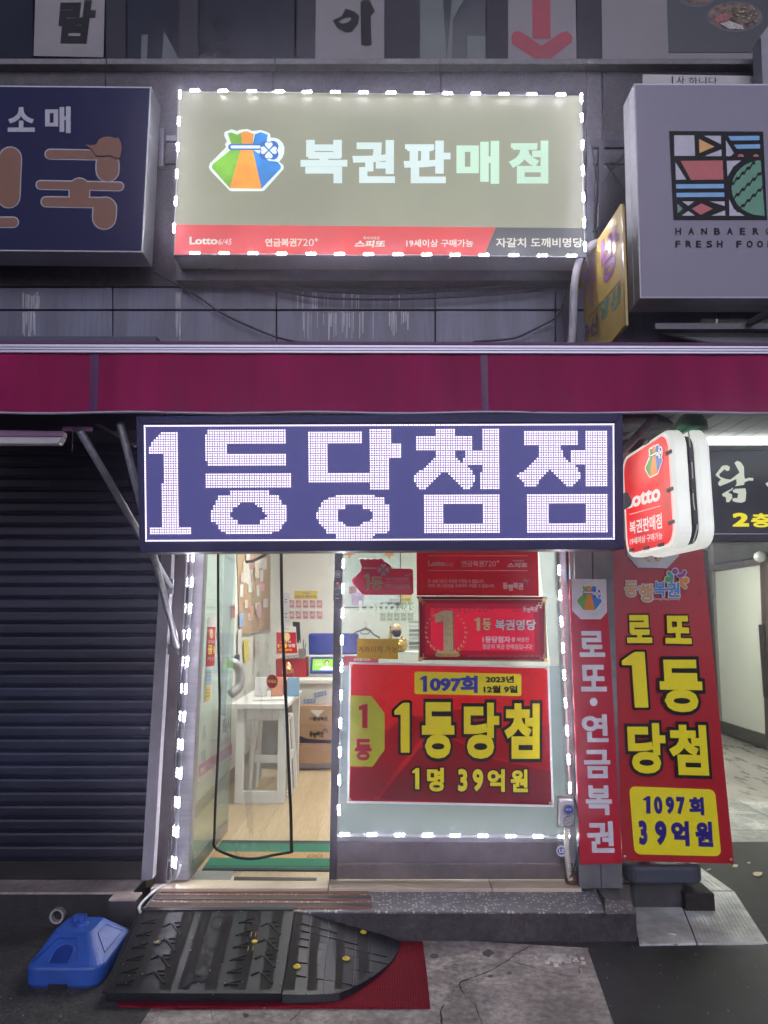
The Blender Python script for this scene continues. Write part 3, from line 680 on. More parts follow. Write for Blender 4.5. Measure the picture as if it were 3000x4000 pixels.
# ------------------------------------------------------------------ logos
LQ = (816,506,1111,746)
LOGO = {
 'w': [[(877,516),(905,505),(925,512),(941,506),(968,504),(985,512),(1019,508),(1040,514),(1054,522),(1057,538),(1074,538),(1089,544),(1104,558),(1111,576),(1110,598),(1102,617),(1090,632),(1107,645),(1108,660),(1032,744),(1020,747),(905,747),(896,744),(820,664),(816,652),(820,638),(883,575),(879,563),(886,553),(876,530)]],
 'g': [[(889,520),(905,517),(927,526),(941,518),(946,563),(903,563)], [(941,584),(903,584),(830,642),(827,655),(897,735)]],
 'o': [[(941,518),(955,513),(968,513),(992,524),(987,563),(946,563)], [(941,584),(987,584),(1022,737),(897,735)]],
 'b': [[(996,524),(1019,516),(1046,526),(1040,563),(987,563)], [(987,584),(1020,606),(1050,628),(1085,632),(1097,648),(1097,658),(1022,737)]],
 'bb': [stroke([(903,574),(1015,574)], 24)[0], ell(1035,572,22,22,14), ell(1066,572,22,22,14), ell(1035,602,22,22,14), ell(1066,602,22,22,14)],
 'ww': [stroke([(906,574),(1012,574)], 12)[0]],
}
def heart(cx, cy, s, a):
    pts = [(0,-.05),(.28,-.62),(.55,-.78),(.8,-.6),(.78,-.32),(.0,.0)]
    shape = [(0,0),(-.48,-.52),(-.52,-.78),(-.34,-.98),(-.1,-.95),(0,-.8),(.1,-.95),(.34,-.98),(.52,-.78),(.48,-.52)]
    c, q = math.cos(a), math.sin(a)
    return [(cx+s*(x*c-y*q), cy+s*(x*q+y*c)) for x, y in shape]
LOGO['ww'] += [heart(1050+3*math.sin(k*math.pi/2), 587-3*math.cos(k*math.pi/2), 29, k*math.pi/2) for k in range(4)]
def logo(S, q, parent, mats, off=.004, keys='wgobBW'):
    if not isinstance(q[0], tuple): q = rect(*q)
    f = lambda pg: [bil(q, (x-LQ[0])/(LQ[2]-LQ[0]), (y-LQ[1])/(LQ[3]-LQ[1])) for x, y in pg]
    for i, (k, nm, mi) in enumerate((('w','bag_outline','w'),('g','bag_print','g'),('o','bag_print','o'),('b','bag_print','b'),('bb','clover_outline','n'),('ww','clover','w'))):
        for j, pg in enumerate(LOGO[k]):
            polys(S, [f(pg)], mats[mi], nm, parent, off+.0012*i+.0002*j)
PR = dict(w=wht, g=green, o=orange, b=bluem, n=blu)
def donghaeng(S, q, parent, m, off=.004, cols=None, fat=.03):
    """the four-syllable emblem with little dancing figures at its upper right; q = text box"""
    x0, y0, x1, y1 = q; w, h = x1-x0, y1-y0; c = cols or [m]*5
    for i, (ch, dy) in enumerate(zip('동행복권', (.0,.22,-.02,.04))):
        a = x0+w*i/4; mm = c[0] if i < 2 else c[1]
        T(S, ch, (a, y0+dy*h, a+w*.245, y0+dy*h+h*.85), mm, parent, off=off, fat=fat)
    cx, cy, R = x1+.10*w, y0-.02*h, .17*w
    cs = [c[i % len(c)] for i in (2,3,4,2)] if cols else [m]*4
    for k, a in enumerate((200, 262, 324, 26)):
        ca, sa = math.cos(math.radians(a)), math.sin(math.radians(a))
        polys(S, [ell(cx+R*ca, cy+R*sa, .042*w, None, 10)], cs[k], 'figure_dot', parent, off)
        arc = [(cx+.62*R*math.cos(math.radians(a+d))*(1 if d != 0 else .8), cy+.62*R*math.sin(math.radians(a+d))*(1 if d != 0 else .8)) for d in (-30,0,30)]
        for si, s_ in enumerate(stroke(arc, .055*w, 3)): polys(S, [s_], cs[k], 'figure_arm', parent, off+.0002*(si+1))
# ------------------------------------------------------------------ the big lottery sign
ms = thing('lottery_sign', 'big olive lightbox reading 복권판매점 framed by white LED modules', 'sign', S_SIGN.at(1480, 1000))
q = [(695,356),(2272,374),(2288,1001),(680,994)]
MB().prism([S_SIGN.at(x,y,-.002) for x,y in ((692,352),(2276,371),(2292,1005),(676,998))], (0,.16,0)).build('case', M('sign_case', (.10,.10,.12), rough=.5, metal=.3, stain=.2), ms)
S = S_SIGN
E('sign_olive', (141,144,119), 1.0, var=.10, scale=1.3)
flat(S, q, MATS['sign_olive'], 'lit_face', ms, off=.001)
flat(S, [(688,877),(1936,888),(1889,999),(681,994)], E('sign_red', (205,62,50), 1., var=.12), 'red_band', ms, off=.003)
flat(S, [(1937,888),(2285,891),(2288,1001),(1890,999)], E('sign_grey', (72,76,74), 1., var=.1), 'grey_band', ms, off=.003)
Lw = E('sign_letters', (208,226,222), 1.05, var=.06); Lg = E('sign_letters_green', (193,226,202), 1.05, var=.06); Lt = E('sign_small_letters', (205,205,188), 1., var=.05)
for ch, bx_, m in (('복',(1174,546,1357,716),Lw),('권',(1376,547,1543,715),Lw),('판',(1576,549,1760,716),Lw),('매',(1783,550,1950,718),Lg),('점',(1988,549,2142,717),Lg)):
    T(S, ch, bx_, m, ms, off=.005, fat=.042, name='letter')
T(S, 'Lotto', (740,925,850,955), Lt, ms, off=.006, fat=.035); T(S, '6/45', (853,933,905,956), Lt, ms, off=.006, fat=.004, shear=.15)
T(S, '연금복권', (1036,931,1158,963), Lt, ms, off=.006, fat=.025); T(S, '720', (1161,933,1226,961), Lt, ms, off=.006, fat=.0); T(S, '+', (1228,930,1243,944), Lt, ms, off=.006, fat=.03)
T(S, '즉석식복권', (1418,924,1482,936), Lt, ms, off=.006, fat=.01); T(S, '스피또', (1385,939,1504,966), Lt, ms, off=.006, fat=.04, shear=.1)
T(S, '19세이상 구매가능', (1587,935,1849,965), Lt, ms, off=.006, fat=.02); T(S, '자갈치 도깨비명당', (1937,929,2276,966), Lt, ms, off=.006, fat=.02)
logo(S, LQ, ms, dict(w=E('lit_white',(222,235,228),1.05), g=E('lit_green',(120,188,40),1.,var=.25,scale=9), o=E('lit_orange',(250,160,40),1.,var=.2,scale=9), b=E('lit_blue',(35,135,215),1.,var=.25,scale=9), n=E('lit_navy',(30,100,190),1.)), off=.005)
mods = dict(off=.016)
led_strip(S, [(x, 357+.011*(x-760)) for x in (762,872,984,1092,1200,1310,1420,1528,1638,1748,1858,1968,2078,2190)], 'horizontal LED strip along the top edge of the big lottery sign', True)
led_strip(S, [(x, 990+.0075*(x-760)) for x in (762,876,989,1101,1215,1327,1440,1554,1666,1778,1890,2006,2118,2232)], 'horizontal LED strip along the bottom edge of the big lottery sign', True)
led_strip(S, [(704,372),(700,476),(696,578),(692,682),(688,788),(681,893)], 'vertical LED strip at the left edge of the big lottery sign', False)
led_strip(S, [(2270,386),(2271,463),(2274,568),(2275,668),(2278,772),(2281,873),(2284,966)], 'vertical LED strip at the right edge of the big lottery sign', False)
MB().prism([Surf(3.88).at(x,y) for x,y in ((690,1010),(2240,1020),(2240,1095),(690,1095))], (0,.1,0)).build('mounting_rail', M('rail_dark', (.06,.06,.08), rough=.5, metal=.4, stain=.3), ms)
# ------------------------------------------------------------------ navy sign at the left
ls = thing('navy_sign', 'unlit navy lightbox sign with orange-brown rounded letters at upper left', 'sign', S_SIGN.at(300, 985))
S = S_SIGN
case_w = M('case_white', (.46,.47,.50), rough=.45, metal=.2, var=.1, stain=.2)
MB().prism([S.at(x,y) for x,y in ((-900,325),(592,338),(557,986),(-900,972))], (0,.17,0)).build('case', case_w, ls, bevel=.003)
flat(S, [(-900,332),(585,344),(552,980),(-900,966)], navy, 'face', ls, off=.002)
T(S, '소', (30,418,136,515), M('grey_letters', (.38,.38,.42), rough=.5, bump=0), ls, off=.004, fat=.035); T(S, '매', (176,416,276,520), MATS['grey_letters'], ls, off=.004, fat=.035)
brown = M('brown_letters', (.20,.10,.065), rough=.5, bump=0, var=.05)
strk = [([(195,602),(430,606)],34), ([(420,640),(420,665)],86), ([(158,722),(466,728)],30), ([(310,735),(310,765)],76), ([(180,788),(420,792)],36), ([(410,815),(407,850)],88), ([(40,618),(34,768)],84), ([(-80,868),(52,868)],36)]
for i, (pts, w) in enumerate(strk):
    for s_ in stroke(pts, w+9, 8): polys(S, [s_], MATS['grey_letters'], 'letter_outline', ls, .0035+.0001*i)
for i, (pts, w) in enumerate(strk):
    for s_ in stroke(pts, w, 8): polys(S, [s_], brown, 'letter', ls, .0055+.0001*i)
cap = [(332,568),(352,572),(376,570),(385,550),(405,540),(430,538),(452,545),(462,540),(466,550),(474,565),(475,590),(468,622),(450,622),(430,610),(400,614),(375,612),(360,590)]
polys(S, [cap], blk, 'cap_outline', ls, .007); polys(S, [[(x, y-5) for x, y in cap]], brown, 'cap', ls, .0082)
# ------------------------------------------------------------------ fresh food sign at the right
S = Surf(3.5); fs = thing('fresh_food_sign', 'large unlit white lightbox with black grid fruit logo at upper right', 'sign', S.at(2800, 1165))
MB().prism([S.at(x,y) for x,y in ((2475,325),(3600,328),(3600,1165),(2500,1165))], (0,.085,0)).build('case', case_w, fs, bevel=.004)
MB().prism([S.at(x,y)+Vector((0,.09,0)) for x,y in ((2475,325),(3600,328),(3600,1165),(2500,1165))], (0,.085,0)).build('rear_case', case_w, fs, bevel=.004)
flat(S, [(2482,332),(3600,335),(3600,1158),(2506,1158)], M('sign_white', (.24,.22,.275), spec=.25, rough=.45, var=.05, scale=3, bump=.01, stain=.05), 'face', fs, off=.002)
R3 = lambda pts: [(2000+x/1.58, y/1.58) for x, y in pts]
polys(S, [R3([(970,808),(1550,812),(1575,1358),(997,1358)])], blk, 'logo_ground', fs, .004)
sw = M('logo_white', (.42,.40,.46), rough=.35); sb = M('logo_blue', (.14,.36,.62), rough=.35); sr = M('logo_red', (.42,.05,.055), rough=.35); sg = M('logo_green', (.05,.22,.12), rough=.35); so = M('logo_orange', (.62,.32,.06), rough=.35)
def cells(m, nm, lst, off=.0055):
    for pg in lst: polys(S, [R3(pg)], m, nm, fs, off)
cells(sw, 'logo_piece', [[(1000,835),(1125,836),(1130,962),(1003,962)], [(1185,838),(1290,838),(1290,890)], [(1190,963),(1292,922),(1294,964)], [(1320,865),(1370,945),(1350,964),(1322,964)], [(1008,1000),(1075,1108),(1012,1110)], [(1050,1243),(1125,1243),(1088,1270)], [(1048,1331),(1088,1302),(1130,1331)], [(1220,1243),(1312,1243),(1313,1272)], [(1230,1331),(1315,1298),(1316,1331)], [(1325,993),(1415,990),(1365,1030),(1330,1090)], [(1340,1230),(1370,1290),(1435,1332),(1342,1332)]])
cells(sb, 'logo_piece', [[(1335,840),(1527,838),(1528,865),(1350,867)], [(1368,893),(1530,890),(1532,916),(1388,919)], [(1012,1137),(1307,1135),(1308,1162),(1014,1164)], [(1014,1190),(1310,1188),(1311,1215),(1016,1217)]])
cells(sr, 'logo_piece', [[(1040,993),(1300,990),(1305,1108),(1105,1110)], [(1110,1288),(1170,1255),(1240,1288),(1165,1326)], [(1392,968),(1398,955),(1412,950),(1428,956),(1432,968)], [(1487,968),(1492,955),(1505,950),(1520,956),(1525,968)]])
cells(so, 'logo_piece', [[(1155,858),(1250,905),(1157,945)]]); cells(sg, 'logo_piece', [[(1020,1257),(1054,1287),(1022,1318)]])
cells(sg, 'melon_print', [[(1535,992)]+[(1545+190*math.cos(math.radians(a)), 1160+172*math.sin(math.radians(a))) for a in range(262, 98, -12)]+[(1560,1333)]])
for k, (y0) in enumerate((1100,1200,1300)):
    zz = []; n = 12
    for i in range(n+1):
        t = i/n; zz.append((1352+200*t, y0+40-190*t+(9 if i%2 else -9)))
    zz = [(x, y) for x, y in zz if 1000 < y < 1325]
    if len(zz) > 2: cells(blk, 'melon_stripe', [[(x, y-9) for x, y in zz]+[(x, y+9) for x, y in reversed(zz)]], .007)
for txt, y0, y1 in (('HANBAERO',890,917),('FRESH FOOD',940,967)):
    x = 2638
    for ch in txt:
        if ch != ' ': T(S, ch, (x, y0, x+(23 if ch != 'E' and ch != 'F' else 20), y1), blk, fs, off=.004, fat=.035, name='letter')
        x += 50.5 if txt[0] == 'H' else 40.5 if ch != ' ' else 36
b = MB()
b.prism([Surf(3.62).at(x,y) for x,y in ((2560,1262),(3500,1262),(3500,1285),(2560,1285))], (0,.05,0)); b.tube([Surf(3.6).at(2930,1262), Surf(3.4).at(3080,1180)], .02, 6)
b.build('support_bar', M('support', (.08,.08,.09), rough=.5, metal=.4), fs)
tag(MB().prism([Surf(3.98).at(x,y) for x,y in ((2740,1245),(3400,1250),(3400,1290),(2740,1285))], (0,.02,0)).build('lit_strip', M('pale_panel', (.5,.5,.47), rough=.5, emit=(.3,.3,.26), es=.7)), 'pale lit strip of wall glimpsed under the fresh food sign', 'wall strip')  # wall strip's brightness is put in as its own emission
# ribbed roofing seen right of the yellow sign
rf = thing('ribbed_roof', 'grey ribbed roofing sheet showing above the awning at the right', 'roof', P(2850,1320,3.7))
for i in range(16):
    x = P(2660,1320,3.7).x+i*.055; MB().prism([(x,3.30,2.93),(x+.045,3.30,2.93),(x+.045,3.97,3.27),(x,3.97,3.27)], (0,0,-.012)).build('rib', M('roof_sheet', (.3,.3,.3), rough=.5, metal=.3, stain=.3), rf)
# ------------------------------------------------------------------ yellow bag sign, edge on to the street
d0 = P(2436, 800, 3.35); xx = d0.x
b0 = P(2265, 1010, 4.02)
pn = Vector((b0.x-d0.x, b0.y-d0.y, 0)); nn = Vector((-pn.y, pn.x, 0)).normalized()
if nn.dot(O-d0) < 0: nn = -nn
S = Surf(d0, nn)
ys = thing('bag_shop_sign', 'yellow folded sign with purple 가방 lettering, seen almost edge-on', 'sign', S.at(2400, 1290))
ym = M('sign_yellow', (.50,.36,.10), rough=.45, var=.12, scale=5, bump=.01, stain=.15, coat=.05, spec=.25)
flat(S, [(2297,995),(2424,797),(2440,1270),(2380,1345),(2297,1420)], ym, 'panel', ys, off=0, th=.02)
flat(S, [(2255,1060),(2294,1003),(2294,1420),(2255,1460)], ym, 'panel', ys, off=0, th=.02)
polys(S, [[(2424,797),(2429,797),(2445,1275),(2440,1272)]], steel, 'edge_strip', ys, .003)
pur = M('sign_purple', (.33,.13,.35), rough=.3, bump=0); sgn = M('sign_teal', (.08,.26,.25), rough=.3, bump=0)
T(S, '방', [(2348,935),(2416,872),(2412,1040),(2352,1130)], pur, ys, off=.004, fat=.03, line=blk, lfat=.012)
T(S, '가', [(2272,1055),(2325,1000),(2325,1190),(2270,1225)], pur, ys, off=.006, fat=.02)
T(S, '양', [(2343,1180),(2380,1150),(2380,1220),(2343,1262)], sgn, ys, off=.004, fat=.02); T(S, '산', [(2384,1145),(2424,1100),(2426,1175),(2384,1230)], sgn, ys, off=.004, fat=.02)
T(S, '우산', [(2272,1290),(2336,1210),(2336,1300),(2272,1345)], M('sign_navy', (.05,.06,.2), rough=.3), ys, off=.005, fat=.02)
for a, c in (((2300,1240),(2424,1092)),): polys(S, [[a,c,(c[0],c[1]+3),(a[0],a[1]+3)]], blk, 'rule', ys, .004)
# ------------------------------------------------------------------ awning
aw = thing('awning', 'long crimson awning valance with aluminium rail across the shop fronts', 'awning', S_VAL.at(1500, 1610))
cl = M('awning_cloth', (.29,.010,.078), rough=.7, var=.14, scale=9, bump=.35, bscale=5, stain=.3, spec=.15, stretch=(1,1,.25)); clj = M('awning_band', (.075,.01,.07), rough=.5, var=.1)
S = S_VAL
vx = [(-900,-900,cl),(352,348,cl),(387,380,clj),(1876,1882,cl),(1904,1908,clj),(3800,3800,cl)]
def vpanel(a0, a1, c0, c1, m, nm, off=0):
    b = MB(); n = max(6, int((c0-a0)/30)); pts = []
    for i in range(n+1):
        t = i/n; xt = a0+(c0-a0)*t; xb = a1+(c1-a1)*t
        wv = .006*math.sin(xt*.013)+.005*math.sin(xt*.031)+.003*math.sin(xt*.07)
        yb_v = 1606+(3*math.sin(xt*.009))
        pts.append([S.at(xt, 1372+.006*xt*.5, off+wv*.2), S.at((xt+xb)/2, 1490, off+wv), S.at(xb, yb_v, off+wv*1.4)])
    b.loft(pts, False, False); return b.build(nm, m, aw, smooth=True)
for (a0,a1,_), (c0,c1,m) in zip(vx, vx[1:]): vpanel(a0, a1, c0, c1, m, 'cloth_panel' if m is cl else 'joint_band', 0 if m is cl else .002)
MB().prism([S.at(x,y,.012) for x,y in ((-900,1340),(3800,1352),(3800,1384),(-900,1376))], (0,.05,0)).build('front_rail', M('rail_alu', (.40,.39,.46), rough=.35, metal=.6, var=.15, stretch=(.15,1,12), scale=18, bump=.05), aw, bevel=.003)
for y in (1352, 1362): MB().prism([S.at(a,b_,.0145) for a,b_ in ((-900,y),(3800,y+10),(3800,y+11.5),(-900,y+1.5))], (0,.004,0)).build('rail_groove', joint_m, aw)
MB().prism([S.at(x,y,.010) for x,y in ((-900,1328),(3800,1341),(3800,1351),(-900,1339))], (0,.04,0)).build('top_hem', M('hem', (.10,.02,.08), rough=.6), aw)
b = MB(); b.tube([S.at(x, 1612+(3*math.sin(x*.009)), .006) for x in range(-900, 3801, 100)], .006, 6); b.build('bottom_hem', M('hem_edge', (.35,.33,.42), rough=.4, metal=.4), aw, smooth=True)
zt = S.at(1500,1345).z
MB().prism([(-3.6,2.97,zt),(3.8,2.97,zt),(3.8,4.0,zt+.28),(-3.6,4.0,zt+.28)], (0,0,-.01)).build('roof_cloth', M('roof_cloth', (.05,.012,.03), rough=.7), aw)
MB().box(-3.6, 3.8, 3.0, 3.05, zt-.20, zt-.15).build('frame_bar', M('frame_bar', (.07,.07,.09), rough=.5, metal=.3), aw)
# braces
def pipe(a, c, r, label, m=None):
    o = MB().tube([a, c], r, 12).build('brace_pipe', m or M('zinc_pipe', (.26,.27,.30), rough=.4, metal=.4, var=.35, scale=25, stain=.35), smooth=True); tag(o, label, 'brace'); return o
pipe(P(312,1682,3.05), P(664,2290,4.0), .018, 'slanting grey pipe brace starting leftmost under the awning')
pipe(P(470,1655,3.05), P(692,2525,4.02), .017, 'steeper grey pipe brace ending lowest on the shop jamb')
pipe(P(2553,1634,3.05), P(2250,1960,4.0), .018, 'grey pipe brace right of the LED board, tied with black straps')
o = MB().prism([P(368,1655,3.2),P(388,1655,3.2),P(532,1735,3.3),P(520,1742,3.3)], (0,.03,.0)).build('angle_bar', M('rusty_bar', (.22,.2,.19), rough=.7, var=.5, stain=.5)); tag(o, 'rust-spotted angle bar under the awning beside the LED board', 'bar')
b = MB(); c = P(660,2285,4.0); b.box(c.x-.022,c.x+.022,c.y-.0,c.y+.02,c.z-.05,c.z+.035); b.lathe(c+Vector((0,-.002,-.02)), [(.006,0),(.004,.005)], 8, 'Y'); tag(b.build('pipe_bracket', MATS['zinc_pipe']), 'small steel bracket holding the upper brace end on the post', 'bracket')
b = MB(); c = P(680,2535,4.06); b.box(c.x-.03,c.x+.03,c.y-.02,c.y+.02,c.z-.03,c.z+.03); tag(b.build('pipe_bracket', darkmetal), 'dark bracket at the foot of the lower brace', 'bracket')
# batten light at the left, switched off
bt = thing('batten_light', 'switched-off strip light under the awning at the left edge', 'light', P(0,1732,3.1))
S = Surf(3.1)
MB().prism([S.at(x,y) for x,y in ((-500,1672),(246,1682),(244,1705),(-500,1700))], (0,.05,0)).build('body', M('body_pink', (.38,.22,.40), rough=.5), bt, bevel=.006)
MB().prism([S.at(x,y,-.002) for x,y in ((-500,1701),(244,1706),(228,1734),(-500,1732))], (0,.046,0)).build('diffuser', M('milky', (.55,.53,.55), rough=.35), bt, bevel=.006)
MB().prism([S.at(x,y,-.02) for x,y in ((244,1665),(356,1668),(356,1684),(244,1682))], (0,.02,0)).build('bracket', M('pinkmetal', (.30,.16,.32), rough=.4, metal=.4), bt)
cable([S.at(x,y) for x,y in ((285,1640),(284,1700),(281,1765))], .002, cable_m, parent=bt)
# ------------------------------------------------------------------ LED text board
S = S_LED
lb = thing('led_board', 'long electronic LED board showing 1등당첨점 in white dots', 'LED board', S.at(1490, 2150))
MB().prism([S.at(x,y,-.006) for x,y in ((531,1626),(2432,1613),(2439,2144),(546,2157))], (0,.12,0)).build('housing', M('board_case', (.016,.017,.05), rough=.35, var=.2, bump=.02), lb, bevel=.006)  # black housing tinted navy for the lens glare over it
for q in (((531,1626),(2432,1613),(2402,1648),(558,1656)), ((558,2122),(2404,2114),(2439,2144),(546,2157)), ((531,1626),(558,1656),(562,2122),(546,2157)), ((2402,1648),(2432,1613),(2439,2144),(2404,2114))):
    MB().prism([S.at(x,y,.006) for x,y in q], (0,.0115,0)).build('frame_bar', M('board_frame', (.014,.016,.065), rough=.5, var=.1), lb, bevel=.002)  # frame's blue is the same glare put into its colour
SQ = [(560,1659),(2401,1653),(2403,2109),(566,2117)]
flat(S, SQ, M('screen_glare', (.012,.013,.05), rough=.5, bump=0, emit=lin(56,56,132), es=.68), 'screen', lb, off=-.004)  # blue-violet lens glare put into the black panel as emission
A5 = lambda pts: [(600+x/1.659, 1500+y/1.659) for x, y in pts]
A6 = lambda pts: [(1500+x/1.659, 1500+y/1.659) for x, y in pts]
A4 = lambda pts: [(x/1.58, 1300+y/1.58) for x, y in pts]
on = [A4([(1000,610),(1100,610),(1100,1202),(1183,1202),(1183,1250),(928,1250),(928,1202),(1003,1202),(1003,742),(915,742),(915,706),(960,655)]),
 A5(rect(340,297,858,390)), A5(rect(340,390,478,455)), A5(rect(340,455,858,500)), A5(rect(358,500,858,535)), A5(rect(330,583,892,677)),
 A5(rect(1005,313,1345,390)), A5(rect(1005,390,1125,580)), A5(rect(1005,580,1410,641)), A5(rect(1405,297,1534,690)), A5(rect(1532,390,1598,483)),
 A6(rect(333,293,463,345)), A6(rect(208,343,574,435)), A6([(330,435),(463,435),(463,468),(525,525),(555,545),(592,600),(590,617),(557,685),(530,685),(395,565),(305,640),(265,687),(235,687),(193,625),(193,595),(255,545),(333,480)]), A6(rect(630,293,748,687)), A6(rect(518,435,640,527)),
 A6([(255,715),(748,715),(748,968),(255,968)]),
 A6(rect(912,303,1253,402)), A6([(1010,400),(1145,400),(1165,480),(1255,540),(1273,600),(1250,637),(1220,667),(1190,667),(1075,550),(1015,612),(985,667),(920,667),(905,637),(866,608),(868,590),(940,540),(1000,470)]), A6(rect(1312,303,1446,664)), A6(rect(1213,430,1320,522)),
 A6(rect(930,713,1446,963)),
 A5([(495,693),(750,693),(755,722),(815,725),(830,770),(860,790),(860,880),(830,930),(800,958),(735,975),(495,975),(440,960),(400,900),(365,880),(365,825),(400,780),(415,728),(490,720)]),
 A5([(1185,722),(1425,722),(1490,738),(1500,770),(1535,785),(1535,920),(1515,965),(1430,975),(1425,1002),(1185,1002),(1180,972),(1125,968),(1090,915),(1060,880),(1060,830),(1090,770),(1125,742)])]
offp = [A6(rect(390,777,633,905)), A6(rect(1067,775,1313,900)), A5([(555,772),(660,772),(665,795),(700,800),(710,835),(730,845),(725,875),(685,880),(680,912),(545,912),(545,885),(515,875),(497,850),(512,800),(550,795)]), A5([(1250,785),(1355,785),(1360,805),(1400,815),(1420,840),(1420,870),(1395,890),(1350,900),(1345,922),(1250,922),(1250,905),(1205,890),(1190,865),(1190,830),(1205,812),(1250,805)])]
def inside(p, pg):
    x, y = p; c = False
    for i in range(len(pg)):
        x1, y1 = pg[i]; x2, y2 = pg[i-1]
        if (y1 > y) != (y2 > y) and x < (x2-x1)*(y-y1)/(y2-y1)+x1: c = not c
    return c
lit, dim = MB(), MB()
for r in range(48):
    for c in range(192):
        p = bil(SQ, (c+.5)/192, (r+.5)/48)
        edge = r in (0,47) or c in (0,191)
        L_ = edge or (any(inside(p, pg) for pg in on) and not any(inside(p, pg) for pg in offp))
        rad, bb_ = (3.4, lit) if L_ else (1.3, dim)
        bb_.poly([S.at(p[0]+rad*math.cos(a), p[1]+rad*math.sin(a), .0) for a in [2*math.pi*k/(7 if L_ else 4)+.3 for k in range(7 if L_ else 4)]])
lit.build('lit_dots', E('led_lit', (255,236,255), 2.7, var=.05, scale=2), lb, kind='stuff')
dim.build('unlit_dots', E('led_unlit_glow', (150,150,225), .9, var=.05), lb, kind='stuff')  # unlit dots given a faint blue glow of their own
b = MB().prism([Surf(2.92).at(x,y) for x,y in ((2438,1925),(2452,1922),(2468,1955),(2464,1975),(2450,1986),(2438,1986))], (0,.04,0)); b.build('corner_knob', black_p, lb)
# ------------------------------------------------------------------ posters and banner on the shop window
S = S_GL
def eyelet(S, x, y, parent, off=.006):
    c = S.at(x, y, off); MB().lathe(c, [(.004,0),(.0085,0),(.0085,.002),(.004,.003)], 12, 'Y').build('eyelet', M('brass', (.5,.45,.35), rough=.3, metal=1, bump=0), parent)
t = poster(S, [(1627,2040),(2098,2040),(2105,2328),(1628,2326)], M('poster_red', (.60,.014,.035), rough=.35, var=.06, bump=.01, trans=.65), 'upper red window poster with lottery names and the age-limit notice', off=.006, th=.001)
rw = M('poster_white', (.74,.70,.70), rough=.4, bump=0)
for y in (2170, 2228): polys(S, [rect(1672,y,2062,y+2)], rw, 'rule', t, .009)
T(S, 'Lotto', (1672,2190,1738,2211), rw, t, off=.009, fat=.035); T(S, '6/45', (1740,2199,1772,2212), rw, t, off=.009, fat=.0, shear=.15)
T(S, '연금복권', (1802,2190,1890,2214), rw, t, off=.009, fat=.02); T(S, '720', (1892,2191,1937,2213), rw, t, off=.009, fat=0); T(S, '+', (1939,2188,1951,2198), rw, t, off=.009, fat=.03)
T(S, '즉석식복권', (2003,2187,2046,2195), rw, t, off=.009, fat=.01); T(S, '스피또', (1982,2198,2060,2217), rw, t, off=.009, fat=.035, shear=.1)
T(S, '만 19세 미만은 복권을 구입할 수 없습니다.', (1672,2263,1892,2278), rw, t, off=.009, fat=.01); T(S, '1인당 1회 10만원을 초과하여 구입할 수 없습니다.', (1672,2281,1932,2295), rw, t, off=.009, fat=.01)
donghaeng(S, (1964,2276,2044,2306), t, rw, off=.009, cols=[rw, rw, purple, orange, teal])
# 1등 복권명당 poster
PC = [(1628,2329),(2136,2331),(2145,2591),(1629,2585)]
t = poster(S, [PC[0], PC[1], bil(PC,1,.03), bil(PC,0,.03)], M('poster_dark', (.20,.006,.03), rough=.3, var=.08, bump=.01), 'dark-edged red poster with a golden numeral 1 in a laurel wreath', off=.009, th=.0015)
for i, (a, col_) in enumerate(((.02,(.24,.006,.03)),(.05,(.31,.007,.03)),(.09,(.38,.008,.032)),(.15,(.44,.01,.035)))):
    in_ = lambda a: [bil(PC,a*.7,a*1.2),bil(PC,1-a*.7,a*1.2),bil(PC,1-a*.7,1-a*1.2),bil(PC,a*.7,1-a*1.2)]
    lv = (.02,.05,.09,.15); q0 = in_(a); q1 = in_(lv[i+1]) if i < 3 else None
    for fq in ([q0] if i == 3 else [[q0[k], q0[(k+1)%4], q1[(k+1)%4], q1[k]] for k in range(4)]): flat(S, fq, M('poster_glow%d' % i, tuple(min(.8,x*(.55,.75,1.1,1.9)[i]) for x in col_), rough=.3, var=.04, bump=0, trans=.6), 'field', t, off=.010+.0004*i)
T(S, '연금복권720+', (1693,2360,1928,2393), M('ghost_red', (.30,.008,.03), rough=.35, bump=0), t, off=.0125, fat=.0); T(S, '스피', (2003,2358,2062,2393), MATS['ghost_red'], t, off=.0125, fat=.0)
for y in (2341, 2578): polys(S, [rect(1650,y,2118,y+2)], gold2, 'gold_rule', t, .0125)
for x in (1638, 2128): polys(S, [rect(x,2352,x+2,2568)], gold2, 'gold_rule', t, .0125)
for x, y in ((1640,2341),(2127,2343),(1642,2577),(2133,2579)):
    polys(S, [ell(x,y,9,None,10)], gold2, 'corner_stud', t, .0132); sx = 1 if x < 1900 else -1; sy = 1 if y < 2400 else -1
    polys(S, [rect(min(x,x+sx*24),y+sy*10,max(x,x+sx*24),y+sy*10+3)], gold, 'corner_rule', t, .0134); polys(S, [rect(x+sx*10,min(y,y+sy*24),x+sx*10+3,max(y,y+sy*24))], gold, 'corner_rule', t, .0136)
one = [(1697,2401),(1722,2388),(1740,2384),(1768,2386),(1770,2540),(1733,2540),(1731,2427),(1701,2432)]
polys(S, [[(x+5, y+2) for x, y in one]], M('gold_dark', (.36,.20,.05), rough=.35, bump=0), 'numeral_side', t, .013); polys(S, [one], gold2, 'numeral', t, .0142)
polys(S, [[(1703,2546),(1794,2546),(1797,2562),(1785,2566),(1710,2566),(1700,2562)]], gold, 'pedestal', t, .013); polys(S, [ell(1748,2547,42,6)], gold2, 'pedestal_top', t, .0138)
